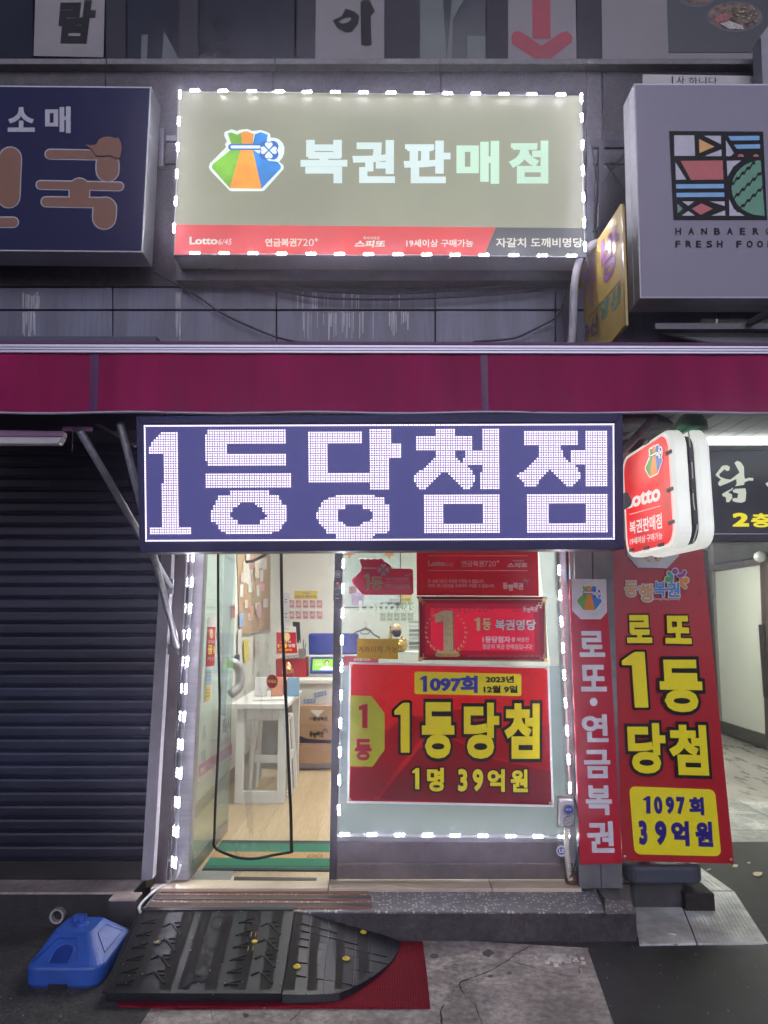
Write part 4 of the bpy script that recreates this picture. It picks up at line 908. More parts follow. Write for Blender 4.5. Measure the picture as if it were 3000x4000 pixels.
for side in (-1, 1):
    for i in range(11):
        a = math.radians(100+i*15.5); R = 78*(1-.012*i)
        cx = 1740+side*R*math.sin(a*0.98)*1.0; cy = 2470-R*.95*math.cos(a)*-1*-1
        cy = 2474-82*math.cos(math.radians(172-i*13.5)); cx = 1741+side*(72*math.sin(math.radians(172-i*13.5))+6)
        s_ = 17-.9*i
        for w in (-1, 1):
            th = math.radians(90-side*(60-i*7)) + w*.55*side + (math.pi if side > 0 else 0)*0
            dx, dy = math.cos(th)*side*1.0, -abs(math.sin(th))
            px_, py_ = -dy, dx
            L1 = [(cx,cy),(cx+dx*s_*.5+px_*s_*.24,cy+dy*s_*.5+py_*s_*.24),(cx+dx*s_,cy+dy*s_),(cx+dx*s_*.5-px_*s_*.24,cy+dy*s_*.5-py_*s_*.24)]
            polys(S, [L1], gold2 if w > 0 else gold, 'laurel_leaf', t, .0134+.0001*w)
polys(S, [onep(1852,2413,1876,2464)], gold2, 'numeral', t, .0137); T(S, '등', (1884,2415,1919,2462), gold2, t, off=.0135, fat=.035, line=maroon, lfat=.02); T(S, '복권명당', (1934,2420,2094,2462), M('silver_print', (.68,.66,.66), rough=.3, bump=0), t, off=.0135, fat=.035, line=maroon, lfat=.02)
T(S, '1등당첨자', (1885,2485,1994,2511), rw, t, off=.0135, fat=.035); T(S, '를 배출한', (1998,2489,2067,2508), rw, t, off=.0135, fat=.008); T(S, '행운의 복권 판매점입니다!', (1885,2516,2079,2536), rw, t, off=.0135, fat=.015)
T(S, '복권은 소액으로 건전하게 즐기세요. *1인당 1회 10만원까지 구입할 수 있습니다. *만 19세미만 구입할 수 없습니다.', (1827,2559,2117,2567), M('fine_print', (.5,.25,.25), rough=.4), t, off=.0135, fat=0)
donghaeng(S, (2042,2370,2100,2392), t, rw, off=.0135, fat=.02)
# big red banner
BQ = [(1364,2586),(2146,2602),(2164,3153),(1355,3137)]
t = thing('red_banner', 'big red window banner reading 1등당첨 in black-edged yellow letters', 'banner', S.at(1760,3145))
def cloth(S, q, m, name, parent, off, inset=0., wav=.004, nu=24, nv=12, th=0):
    b = MB(); rows = []
    for j in range(nv+1):
        for_row = []
        for i in range(nu+1):
            u, v = inset+(1-2*inset)*i/nu, inset*1.4+(1-2.8*inset)*j/nv
            x, y = bil(q, u, v); w = wav*(math.sin(u*7+v*3)+.6*math.sin(v*9-u*4))
            for_row.append(S.at(x, y, off+w))
        rows.append(for_row)
    b.loft(rows, False, False); return b.build(name, m, parent, smooth=True)
BI0 = [(1372,2594),(2138,2610),(2155,3144),(1364,3128)]
for k in range(4): flat(S, [BQ[k], BQ[(k+1)%4], BI0[(k+1)%4], BI0[k]], wht, 'hem', t, off=.014)
BI = [(1372,2594),(2138,2610),(2155,3144),(1364,3128)]
flat(S, BI, red_v, 'sheet', t, off=.014)
rd = M('red_deep', (.40,.006,.02), rough=.28, var=.05, bump=0, trans=.62); rd2 = M('red_mid', (.52,.007,.018), rough=.28, var=.05, bump=0, trans=.62)
polys(S, [[(1364,3128),(1480,3110),(1560,2990),(1700,2820),(1600,2790),(1500,2860),(1505,2930),(1420,3000),(1372,3000)]], rd2, 'facet', t, .0150)
polys(S, [[(1480,3122),(1640,2920),(1760,2880),(1900,2960),(2151,3010),(2155,3144),(1800,3135)]], rd, 'facet', t, .0156)
polys(S, [[(1640,2800),(1800,2770),(2000,2860),(2146,2830),(2150,3005),(1905,2955),(1762,2875),(1650,2905)]], rd2, 'facet', t, .0162)
flat(S, rrect([(1619,2623),(2037,2633),(2037,2719),(1619,2711)], .1, 4.8), yel, 'yellow_box', t, off=.0175)
polys(S, [onep(1641,2640,1668,2702)], blu, 'numeral', t, .0195)
T(S, '097회', [(1679,2640),(1866,2640),(1866,2707),(1679,2703)], blu, t, off=.0195, fat=.05)
T(S, '2023년', (1897,2640,2008,2667), blk, t, off=.0195, fat=.045); T(S, '12월 9일', (1889,2678,2022,2707), blk, t, off=.0195, fat=.045)
polys(S, [[(1369,2716),(1452,2719),(1503,2787),(1502,2929),(1455,2995),(1366,2993)]], M('lime_print', (.47,.50,.02), rough=.3, bump=0), 'octagon', t, .0172)
one_r = [(1401,2759),(1422,2751),(1436,2749),(1436,2844),(1415,2844),(1415,2772),(1402,2774)]
polys(S, [one_r], red_f, 'numeral', t, .019); T(S, '등', (1386,2886,1452,2971), red_f, t, off=.019, fat=.045)
def big(S, ch, q, parent, off, fat=.043, lf=.062): T(S, ch, q, yel, parent, off=off, fat=fat, line=blk, lfat=lf, name='letter')
def bigone(S, q, parent, off, grow=10):
    x0, y0, x1, y1 = q; pg = onep(*q)
    for a, b_ in zip(pg, pg[1:]+pg[:1]):
        polys(S, stroke([a, b_], grow*2, 4), blk, 'numeral_outline', parent, off-.0015)
    polys(S, [pg], yel, 'numeral', parent, off)
bigone(S, (1540,2745,1600,2940), t, .0195)
big(S, '등', (1648,2743,1775,2963), t, .0195); big(S, '당', (1812,2745,1950,2964), t, .0197); big(S, '첨', (1970,2747,2108,2964), t, .0199)
bigone(S, (1610,3000,1638,3083), t, .0195, 7)
big(S, '명', (1668,2999,1734,3092), t, .0195, .045); 
for ch, a, c in (('3',1788,1826),('9',1846,1888),('억',1904,1972),('원',1994,2062)): big(S, ch, (a, 3003+(a-1788)*.012, c, 3092+(a-1788)*.012), t, .0195, .045)
for x, y in ((1373,2597),(2134,2611),(1366,3124),(2149,3138)): eyelet(S, x, y, t, .018)
# moulded red plaque
SP = Surf(4.11)
t = thing('red_plaque', 'glossy moulded magenta plaque with a gold 1등 stuck on the window', 'plaque', SP.at(1500,2326))
plq = [(1374,2267),(1380,2257),(1408,2232),(1414,2215),(1402,2185),(1408,2181),(1415,2180),(1426,2186),(1437,2180),(1448,2186),(1462,2180),(1474,2186),(1487,2180),(1497,2186),(1500,2194),(1513,2198),(1524,2207),(1530,2221),(1607,2221),(1614,2227),(1615,2316),(1609,2324),(1424,2324),(1415,2321),(1378,2280)]
pm = M('plaque_red', (.85,.012,.15), rough=.2, var=.04, bump=0, coat=.3, trans=.35)
cen = (1500, 2262); sc = lambda s_: [(cen[0]+(x-cen[0])*s_, cen[1]+(y-cen[1])*s_) for x, y in plq]
MB().loft([[SP.at(x,y,o_) for x,y in sc(s_)] for s_, o_ in ((1,-.02),(1,.0),(.985,.008),(.965,.008),(.955,.003))], True).build('body', pm, t)
polys(SP, [onep(1420,2240,1444,2304)], gold2, 'numeral', t, .0095); T(SP, '등', (1447,2252,1497,2303), gold2, t, off=.0095, fat=.03)
T(SP, '자갈치 도깨비명당', (1505,2256,1598,2267), rw, t, off=.006, fat=.03); polys(SP, [rect(1502,2274,1601,2275.5)], rw, 'rule', t, .006)
T(SP, 'Lotto', (1504,2282,1526,2289), rw, t, off=.006, fat=.03); T(SP, '6/45', (1527,2285,1537,2289), rw, t, off=.006, fat=.0)
T(SP, '(2023.12.09)', (1503,2291,1539,2298), rw, t, off=.006, fat=.015); T(SP, '제1097회', (1542,2285,1600,2299), rw, t, off=.006, fat=.03)
for k in range(4): polys(SP, [heart(1498+3*math.sin(k*math.pi/2), 2226-3*math.cos(k*math.pi/2), 21, k*math.pi/2)], rw, 'clover', t, .0105)
polys(SP, [rect(1419,2217,1471,2222)], rw, 'tie', t, .0055)
donghaeng(SP, (1580,2243,1604,2250), t, rw, off=.006, fat=.01)
# sticker lettering on the glass and the yellow note
t = poster(S, [(1395,2494),(1556,2496),(1554,2575),(1394,2572)], M('note_yellow', (.70,.52,.05), rough=.5, var=.05, trans=.5), 'mustard note reading 계좌이체 가능 behind the window glass', 'note', off=.004, th=.001, cat='note')
T(S, '계좌이체 가능', (1399,2524,1552,2550), dmar, t, off=.007, fat=.0)
frost = M('frost_mark', (.80,.88,.84), rough=.5, bump=0, trans=.75)
t = thing('glass_lettering', 'frosted white Lotto 6/45 lettering stuck on the window glass', 'lettering', S.at(1500,2392))
T(S, 'Lotto', (1402,2346,1550,2391), frost, t, off=.003, fat=.04); T(S, '6/45', (1553,2362,1618,2392), frost, t, off=.003, fat=.005, shear=.12)
# card reader and sticker on the mullion
SM = Surf(4.10)
t = thing('card_reader', 'small black card reader on the mullion', 'card reader', SM.at(1318,2345))
MB().prism([SM.at(x,y,.012) for x,y in ((1303,2268),(1336,2268),(1335,2346),(1302,2346))], (0,.02,0)).build('body', black_p, t, bevel=.003)
polys(SM, [rect(1314,2274,1323,2282)], M('red_led', (.5,.01,.02), rough=.3, emit=(1,.05,.05), es=.8), 'indicator', t, .015); T(SM, 'CARD', (1311,2319,1326,2323), wht, t, off=.015, fat=0)
for x in (1309, 1324): polys(SM, [rect(x,2299,x+5,2301)], wht, 'print', t, .015)
polys(SM, [rect(1310,2336,1325,2338)], wht, 'print', t, .015)
t = thing('round_sticker', 'round grey sticker above the card reader', 'sticker', SM.at(1321,2243)); polys(SM, [ell(1321,2243,14,None,20)], wht, 'ring', t, .006); polys(SM, [ell(1321,2243,12)], navy, 'disc', t, .007); polys(SM, [ell(1321,2243,8)], wht, 'disc', t, .008); T(SM, '문', (1315,2237,1327,2249), navy, t, off=.009, fat=.01)
# socket box, tag
SK = Surf(4.05)
t = thing('socket_box', 'grey outdoor twin socket box at the window\'s lower right corner', 'socket box', SK.at(2215,3225))
MB().prism([SK.at(x,y,-.02) for x,y in ((2176,3108),(2244,3104),(2246,3226),(2174,3234))], (0,.006,0)).build('back_plate', steel, t)
MB().prism([SK.at(x,y,.0) for x,y in ((2183,3124),(2242,3124),(2244,3224),(2186,3228))], (0,.03,0)).build('box', M('box_grey', (.42,.42,.43), rough=.4, bump=.02), t, bevel=.006)
for x, y, r, m in ((2222,3163,21,blu),(2220,3209,19,M('socket_face', (.35,.35,.36), rough=.4))):
    MB().lathe(SK.at(x,y,.0), [(.030*r/20,0),(.030*r/20,.012),(.025*r/20,.012),(.024*r/20,.006)], 22, 'Y').build('socket_rim', steel, t); polys(SK, [ell(x,y,r*.8)], m, 'socket_face', t, .0065)
polys(SK, [ell(2214,3205,2.5),ell(2226,3212,2.5),ell(2218,3216,2),ell(2222,3201,2)], blk, 'socket_holes', t, .0075); T(SK, '방우', (2211,3158,2233,3167), wht, t, off=.0075, fat=0)
for x, y in ((2190,3131),(2238,3131),(2192,3220),(2238,3218)): MB().lathe(SK.at(x,y,.001), [(.005,0),(.003,.003)], 8, 'Y').build('screw', steel, t)
o = cable([P(2213,3232,4.06),P(2212,3300,4.06),P(2216,3360,4.06),P(2222,3412,4.07),P(2230,3440,4.06)], .013, M('ivory', (.55,.52,.42)), 'ivory corrugated conduit running from the socket box to the sill', 'conduit', 'conduit', seg=10)
pts = [P(2213-3*math.sin(i*.1)+i*.35, 3236+i*5.4, 4.06) for i in range(34)]
rg = MB()
for i, p_ in enumerate(pts[::2]): rg.lathe(p_, [(.0135,-.002),(.0155,0),(.0135,.002)], 10)
rg.build('conduit_rings', MATS['ivory'], o, kind='stuff')
cable([P(2244,3120,4.04),P(2262,3200,4.04),P(2258,3320,4.04),P(2240,3400,4.04),P(2225,3430,4.04)], .004, cable_m, 'thin black cable looping down beside the socket box')
b = MB().lathe(P(2193,3324,4.06), [(.028,0),(.028,.003)], 20, 'Y'); o = b.build('hanging_tag', M('tag_white', (.6,.62,.66), rough=.3)); tag(o, 'round white and blue tag hanging below the LED corner', 'tag'); SX = Surf(4.06); polys(SX, [ell(2193,3324,15)], blu, 'tag_print', o, .0042); T(SX, 'LS', (2184,3315,2203,3332), wht, o, off=.006, fat=.05)
o = MB().lathe(P(2232,3432,4.1), [(.03,-.03),(.035,0),(.02,.04)], 9).build('conduit_plug', M('rusty', (.12,.06,.04), rough=.95, var=.6, scale=60, bump=.6)); tag(o, 'rusty lump where the conduit meets the sill', 'rust lump')
# ------------------------------------------------------------------ right side: column, red board, X-banner
post([(2238,1600),(2296,1600),(2348,3470),(2262,3470)], M('col_metal', (.20,.20,.205), rough=.45, metal=.3, var=.2, stain=.4, scale=10), 'metal_column', 4.05, .3, 'left half of the grey metal column right of the window', 'column')
post([(2300,1600),(2378,1600),(2432,3470),(2351,3470)], MATS['col_metal'], 'metal_column', 4.052, .3, 'right half of the grey metal column, beside the leaning banner', 'column')
S = Surf(4.03)
t = thing('red_board', 'tall narrow red board with grey vertical lettering 로또·연금복권', 'sign board', S.at(2350,3374))
MB().prism([S.at(x,y) for x,y in ((2224,2262),(2368,2262),(2431,3372),(2267,3377))], (0,.012,0)).build('board', red_f, t)
gl_ = M('grey_print', (.62,.61,.63), rough=.4, bump=0)
polys(S, [[(2232,2262),(2368,2262),(2371,2391),(2347,2419),(2270,2419),(2235,2386)]], gl_, 'white_field', t, .002)
logo(S, [(2248,2284),(2352,2284),(2358,2388),(2250,2388)], t, PR, off=.003)
for ch, q in (('로',(2260,2465,2362,2566)),('또',(2266,2597,2369,2701)),('연',(2271,2790,2376,2899)),('금',(2280,2929,2385,3040)),('복',(2286,3068,2391,3184)),('권',(2291,3208,2399,3331))):
    T(S, ch, [(q[0]-1,q[1]),(q[2]-3,q[1]),(q[2]+2,q[3]),(q[0]+5,q[3])], gl_, t, off=.003, fat=.035, name='letter')
polys(S, [ell(2319,2742,15,16)], gl_, 'dot', t, .003)
S = Surf((0,4.16,.25), (0,-1,.0))
xb = thing('standing_banner', 'leaning red banner stand reading 로또 1등 당첨 in yellow', 'banner', S.at(2600,3450))
red_x = M('banner_red', (.42,.014,.022), rough=.3, var=.06, bump=.015, bscale=9, coat=.15, spec=.35)
XQ = [(2362,2110),(2742,2110),(2867,3374),(2432,3362)]
cloth(S, XQ, red_x, 'sheet', xb, .0, wav=.003)
S_ = S
S = Surf((0,4.152,.25), (0,-1,0))
polys(S, [[(2440,2100),(2664,2100),(2652,2171),(2606,2220),(2491,2217),(2450,2171)]], gl_, 'white_field', xb, .002)
for side in (-1,1):
    for i in range(6):
        a = math.radians(30+i*22); cx, cy = 2551+side*36*math.sin(a), 2168+36*math.cos(a)-10
        polys(S, [ell(cx, cy, 8, 4, 8)], gold, 'laurel_leaf', xb, .004+.0001*i)
polys(S, [ell(2562,2178,6,7,10)], red_f, 'emblem_dot', xb, .004)
ob = M('banner_orange', (.62,.30,.08), rough=.3, bump=0); bb2 = M('banner_blue', (.04,.20,.55), rough=.3, bump=0)
for ch, q, m in (('동',(2440,2270,2490,2330),ob),('행',(2496,2283,2550,2350),ob),('복',(2555,2272,2600,2330),bb2),('권',(2604,2276,2655,2332),bb2)):
    T(S, ch, q, m, xb, off=.004, fat=.03, line=gl_, lfat=.06, name='letter')
T(S, 'DongHang Lottery', (2553,2335,2657,2346), gl_, xb, off=.003, fat=.02)
for (x, y, r, m) in ((2637,2232,11,purple),(2608,2263,11,green),(2679,2267,11,orange)):
    polys(S, [ell(x,y,r+4)], gl_, 'figure_outline', xb, .003); polys(S, [ell(x,y,r)], m, 'figure_dot', xb, .0045)
for pts, m in (([(2612,2238),(2624,2250),(2622,2272)],teal),([(2652,2248),(2668,2246),(2674,2234)],purple),([(2662,2262),(2662,2280),(2676,2293)],orange)):
    for i, s_ in enumerate(stroke(pts, 20)): polys(S, [s_], gl_, 'figure_outline', xb, .0032+.0001*i)
    for i, s_ in enumerate(stroke(pts, 13)): polys(S, [s_], m, 'figure_arm', xb, .0047+.0001*i)
big(S, '로', [(2447,2402),(2543,2402),(2549,2512),(2450,2512)], xb, .005, .048, .045); big(S, '또', [(2597,2405),(2694,2405),(2703,2516),(2600,2514)], xb, .005, .048, .045)
o1 = onep(2426,2546,2518,2764); pg = [(x+(y-2546)*.07, y) for x, y in o1]
for a, b_ in zip(pg, pg[1:]+pg[:1]): polys(S, stroke([a, b_], 17, 4), blk, 'numeral_outline', xb, .0042)
polys(S, [pg], yel, 'numeral', xb, .0055)
big(S, '등', [(2572,2577),(2737,2577),(2750,2784),(2583,2780)], xb, .0055); big(S, '당', [(2449,2825),(2596,2825),(2606,3024),(2458,3020)], xb, .0055); big(S, '첨', [(2608,2830),(2757,2832),(2771,3030),(2620,3026)], xb, .0057)
flat(S, rrect([(2457,3071),(2793,3084),(2818,3345),(2478,3337)], .09, 1.25), yel, 'yellow_box', xb, off=.003)
bl2 = M('indigo_print', (.03,.02,.20), rough=.35, bump=0)
polys(S, [onep(2512,3110,2541,3178)], bl2, 'numeral', xb, .005)
for ch, a, c in (('0',2553,2586),('9',2599,2632),('7',2641,2674),('회',2690,2748)): T(S, ch, [(a,3110+(a-2514)*.02),(c,3110+(c-2514)*.02),(c+4,3178+(c-2514)*.03),(a+4,3178+(a-2514)*.03)], bl2, xb, off=.005, fat=.06, name='letter')
for ch, a, c in (('3',2492,2526),('9',2557,2602),('억',2620,2690),('원',2714,2782)): T(S, ch, [(a,3204+(a-2492)*.02),(c,3204+(c-2492)*.02),(c+5,3300+(c-2492)*.03),(a+5,3300+(a-2492)*.03)], bl2, xb, off=.005, fat=.06, name='letter')
for x, y in ((2441,3347),(2856,3359)): eyelet(S, x, y, xb, .004)
MB().tube([S_.at(2400,2000,-.03), S_.at(2860,3380,-.03)], .006, 8).build('rod', steel, xb); MB().tube([S_.at(2740,2000,-.045), S_.at(2440,3380,-.045)], .006, 8).build('rod', steel, xb)
# banner stand base: two stepped trays
grey_b = M('base_grey', (.045,.055,.07), rough=.55, var=.15, scale=50, bump=.1)
def rring(cx, cy, z, a, c, r, n=5):
    o_ = []
    for sx, sy, a0 in ((1,1,0),(-1,1,90),(-1,-1,180),(1,-1,270)):
        for i in range(n+1):
            t_ = math.radians(a0+90*i/n); o_.append((cx+sx*(a-r)+r*math.cos(t_), cy+sy*(c-r)+r*math.sin(t_), z))
    return o_
bc = P(2578, 3420, 4.2); zc = P(2578,3455,4.1).z
MB().loft([rring(bc.x,4.26,z,a,c,r) for z,a,c,r in ((zc,.20,.15,.06),(zc+.01,.212,.16,.07),(zc+.075,.212,.16,.07),(zc+.09,.20,.15,.06),(zc+.09,.17,.115,.05),(zc+.07,.15,.10,.05))], True).build('base', grey_b, xb, smooth=False, bevel=.003)
o = MB().box(P(2655,3500,4.2).x, P(2768,3500,4.2).x, 4.12, 4.3, .011, .105).build('brick', M('charred_brick', (.035,.028,.025), rough=.95, var=.6, scale=30, bump=.7), bevel=.008); tag(o, 'dark charred brick propping the banner stand on the pavement', 'brick')
sup = MB().loft([rring(bc.x-.02,4.27,z,a,c,.03) for z,a,c in ((.0,.17,.1),(zc-.001,.14,.09))], True).build('prop_block', M('prop', (.05,.05,.05), rough=.9, var=.4)); tag(sup, 'dark block under the banner stand base beside the step', 'block')
# ------------------------------------------------------------------ hanging Lotto lightbox
X0 = P(2628, 1900, 3.15).x
lf = thing('hanging_lightbox', 'white rounded double lightbox with a red Lotto face hanging over the entrance', 'sign', (X0, 3.4, 1.95))
def prof_rr(y0, y1, z0, z1, r, n=6):
    o_ = []
    for cy, cz, a0 in ((y1-r,z1-r,0),(y0+r,z1-r,90),(y0+r,z0+r,180),(y1-r,z0+r,270)):
        for i in range(n+1):
            a = math.radians(a0+90*i/n); o_.append((cy+r*math.cos(a), cz+r*math.sin(a)))
    return o_
ZT, ZB = P(2600,1668,3.15).z, P(2640,2136,3.15).z
PF = prof_rr(3.13, 3.80, ZB, ZT, .09)
boxm = E('box_white', (232,236,228), .78, var=.08, scale=6, base=.6)
def shell(xa, xb_, nm):
    b = MB(); cy, cz = 3.465, (ZT+ZB)/2
    k = lambda s_, x: [(x, cy+(y-cy)*s_, cz+(z-cz)*s_) for y, z in PF]
    b.loft([k(.93,xa),(k(.97,xa-.004)),k(1,xa+.012),k(1,xb_-.012),k(.97,xb_)], True); return b.build(nm, boxm, lf, smooth=False, bevel=0)
wd = .070
shell(X0, X0+wd, 'light_case'); shell(X0+wd+.042, X0+wd+.042+wd*.85, 'light_case')
b = MB(); cy, cz = 3.465, (ZT+ZB)/2
b.loft([[(x, cy+(y-cy)*.9, cz+(z-cz)*.92) for y, z in PF] for x in (X0+wd, X0+wd+.042)], True).build('core', M('core_black', (.015,.015,.02), rough=.5), lf)
SF = Surf((X0-.003, 3.4, 2.2), (-1, 0, 0))
b = MB(); b.poly([(X0-.005, 3.465+(y-3.465)*.90, cz+(z-cz)*.92) for y, z in PF]); 
redlit = E('lit_red', (228,38,40), 1.0, var=.35, scale=3.5, base=.5)
b.build('red_face', redlit, lf)
lw2 = E('lit_lettering', (240,238,236), .9, var=.05)
LF = dict(w=lw2, g=E('lf_green',(95,150,50),.9), o=E('lf_orange',(235,140,50),.9), b=E('lf_blue',(50,110,190),.9), n=E('lf_navy',(25,60,120),.9))
logo(SF, [(2520,1758),(2588,1722),(2590,1842),(2518,1878)], lf, LF, off=.004)
T(SF, 'Lotto', [(2440,1935),(2578,1885),(2580,1955),(2440,1990)], lw2, lf, off=.005, fat=.04)
polys(SF, [[(2458,2009),(2580,1975),(2580,1977),(2458,2011)]], lw2, 'rule', lf, .005)
T(SF, '복권판매점', [(2458,2038),(2584,2003),(2586,2064),(2460,2088)], lw2, lf, off=.005, fat=.02); T(SF, '19세이상 구매가능', [(2461,2102),(2586,2076),(2588,2106),(2461,2130)], lw2, lf, off=.005, fat=.01)
for (x, y) in ((2612,1768),(2617,1912),(2622,2040),(2468,2148),(2524,2141),(2582,2128),(2525,1728)):
    c = SF.at(x, y, .006); MB().box(c.x-.004, c.x+.004, c.y-.030, c.y+.030, c.z-.008, c.z+.008).build('clip', M('clip', (.16,.155,.15), rough=.5, metal=.3), lf)
for i in range(3):
    z = ZT-.13-i*.145; MB().box(X0+wd+.012, X0+wd+.030, 3.14, 3.155, z-.032, z+.032).build('dark_module', black_p, lf)
cable([(X0+wd+.02,3.155,ZT-.02),(X0+wd+.024,3.15,ZT-.2),(X0+wd+.02,3.15,ZT-.35),(X0+wd+.03,3.15,ZB+.10),(X0+wd+.01,3.16,ZB+.02)], .003, cable_w, parent=lf)
for i in range(3):
    z = ZT-.10-i*.13; MB().box(X0+wd*1.85+.043, X0+wd*1.85+.052, 3.16, 3.20, z-.03, z+.03).build('hinge', steel, lf)
# ragged green and dark cloth over it
def rag(c, r, m, label, s=(1,1,.6)):
    b = MB(); rings = []
    for j in range(6):
        t_ = j/5*math.pi*.5; rings.append([Vector(c)+Vector((s[0]*r*math.cos(t_)*math.cos(a)*random.uniform(.85,1.1), s[1]*r*math.cos(t_)*math.sin(a)*random.uniform(.85,1.1), s[2]*r*math.sin(t_)*random.uniform(.9,1.1))) for a in [2*math.pi*k/12 for k in range(12)]])
    b.loft(rings, True); o = b.build('cloth_wrap', m, smooth=True); tag(o, label, 'cloth')
rag((X0+.14, 3.25, ZT+.005), .09, M('green_plastic', (.02,.20,.10), rough=.35, bump=.3, bscale=30), 'crumpled green plastic on top of the hanging lightbox', (.8,1.2,1))
rag((X0-.05, 3.5, ZT+.10), .13, M('dark_plastic', (.03,.05,.06), rough=.4, bump=.5, bscale=30), 'crumpled dark plastic above the hanging lightbox', (1.6,1,.7))
rag((X0+.27, 3.45, ZT+.07), .07, M('blue_plastic', (.06,.10,.12), rough=.4, bump=.5, bscale=30), 'pale blue plastic scrap right of the green plastic', (.7,1,1))
o = MB().prism([Surf(3.9).at(x,y) for x,y in ((2380,1560),(2760,1560),(2760,1760),(2380,1760))], (0,.05,0)).build('awning_wall', M('dark_teal_wall', (.03,.05,.055), rough=.7, var=.4, bump=.2, bscale=20)); tag(o, 'dark tarpaulin wall behind the top of the hanging lightbox', 'tarpaulin')
# ------------------------------------------------------------------ passage at the right
pw = M('passage_wall', (.66,.68,.60), rough=.6, var=.04, scale=3, bump=.02, stain=.08)
PX0 = 1.62
for nm, q in (('passage_left_wall', (PX0-.15, PX0, 4.45, 12.5)), ):
    MB().box(q[0], q[1], q[2], q[3], -.02, 2.62).build(nm, pw, kind='structure')
MB().box(PX0, 7.5, 10.95, 11.1, 0, 3).build('passage_back_wall', M('dark_back', (.05,.05,.05), rough=.4, var=.3), kind='structure')
MB().box(PX0-.15, 7.5, 4.2, 12.5, 2.62, 2.7).build('passage_ceiling', pw, kind='structure')
cr_ = thing('slatted_ceiling', 'grey slatted ceiling under the awning at the right', 'ceiling', (2.3, 3.4, 2.55))
for i in range(24):
    x = 1.35+i*.10
    MB().prism([(x,3.02,2.60),(x+.094,3.02,2.60),(x+.094-.0,4.19,2.60),(x,4.19,2.60)], (0,0,.012)).build('slat', M('ceil_slat', (.22,.23,.24), rough=.5, var=.1), cr_)
MB().box(1.3, 3.9, 3.0, 4.2, 2.613, 2.63).build('backing', joint_m, cr_)
o = thing('tube_light', 'bright fluorescent tube above the black passage sign', 'light', P(2880,1735,3.85))
S = Surf(3.85); MB().prism([S.at(x,y) for x,y in ((2762,1692),(3500,1692),(3500,1700),(2762,1700))], (0,.05,0)).build('batten', white_p, o)
MB().prism([S.at(x,y,-.004) for x,y in ((2764,1702),(3500,1702),(3500,1731),(2764,1731))], (0,.04,0)).build('tube', E('tube_lit', (248,255,246), 7.0, var=0), o)
# further lamps down the passage, hidden from here by the sign
for y in (6.2, 8.6):
    o = thing('ceiling_lamp', 'ceiling lamp panel in the passage, %s' % ('nearer the street' if y < 7 else 'nearer the glass doors'), 'light', (3.2, y, 2.58)); MB().box(2.7,3.7,y-.12,y+.12,2.585,2.619).build('diffuser', E('lamp_lit', (248,252,240), 85, var=0), o)
S = Surf(4.2)
t = thing('black_sign', 'black lit sign with pale brush syllable 담 and yellow 2층', 'sign', S.at(2880,2110))
MB().prism([S.at(x,y) for x,y in ((2720,1742),(3500,1738),(3500,2118),(2720,2118))], (0,.12,0)).build('case', M('sign_black_case', (.012,.013,.03), rough=.35), t, bevel=.004)
flat(S, [(2728,1752),(3500,1748),(3500,2080),(2728,2082)], E('sign_black', (34,37,50), .9, var=.4, scale=4), 'face', t, off=.002)
polys(S, [rect(2728,2084,3500,2087)], steel, 'edge', t, .003)
pl = E('brush_lit', (190,197,182), 1.1)
br = lambda pts: [(2600+x/2.2125, 1600+y/2.2125) for x, y in pts]
for pg in ([(430,565),(490,485),(530,480),(555,495),(550,525),(530,532),(510,515),(462,560),(470,580),(520,600),(560,605),(640,545),(595,460),(620,442),(650,455),(677,495),(680,580),(690,600),(720,588),(760,592),(755,615),(720,612),(680,630),(680,650),(650,655),(600,662),(615,640),(610,600),(560,625),(500,650),(468,662),(452,640),(462,620),(478,605)],
           [(487,730),(520,710),(560,690),(585,672),(580,690),(540,715),(575,735),(575,765),(550,800),(525,800),(520,755),(495,750)],
           [(600,685),(690,680),(697,720),(690,790),(660,805),(610,800),(578,790),(580,765),(620,765),(628,725),(585,715),(580,700)]):
    polys(S, [br(pg)], pl, 'brush_lettering', t, .004)
yl = E('lit_yellow', (235,220,40), 1.)
T(S, '2', (2861,2003,2926,2057), yl, t, off=.004, fat=.05); T(S, '층', (2934,2005,3012,2060), yl, t, off=.004, fat=.04)
polys(S, [br([(862,640),(885,625),(920,620),(920,665),(885,668)])], pl, 'brush_lettering', t, .0045)
# passage side wall with doors, x = const
XW = G(2900, 2895, .008).x
SWl = Surf((XW, 9, 1), (-1, 0, 0))
pwall = thing('passage_glass_wall', 'white panelled partition with dark base and metal frame deep in the passage', 'partition', (XW, 9.5, .0))
wp = M('white_panel', (.60,.61,.55), rough=.45, var=.03, scale=2, bump=.01)
flat(SWl, [(2794,2232),(2972,2206),(3000,2880),(2812,2822)], wp, 'panel', pwall, off=.0, th=.04)
flat(SWl, [(2990,2200),(3600,2100),(3600,3090),(3004,2885)], wp, 'panel', pwall, off=.0, th=.04)
flat(SWl, [(2811,2815),(3600,3060),(3600,3170),(2813,2856)], M('skirting_dark', (.07,.065,.06), rough=.5), 'skirting', pwall, off=.03, th=.03)
flat(SWl, [(2772,2212),(3600,2080),(3600,2108),(2772,2234)], steel, 'top_rail', pwall, off=.04, th=.06)
flat(SWl, [(2764,2120),(2774,2120),(2812,2850),(2802,2850)], steel, 'frame', pwall, off=.04, th=.06)
flat(SWl, [(2966,2158),(2982,2156),(3006,2900),(2990,2895)], M('bronze', (.12,.085,.075), rough=.4, metal=.4), 'door_frame', pwall, off=.05, th=.06)
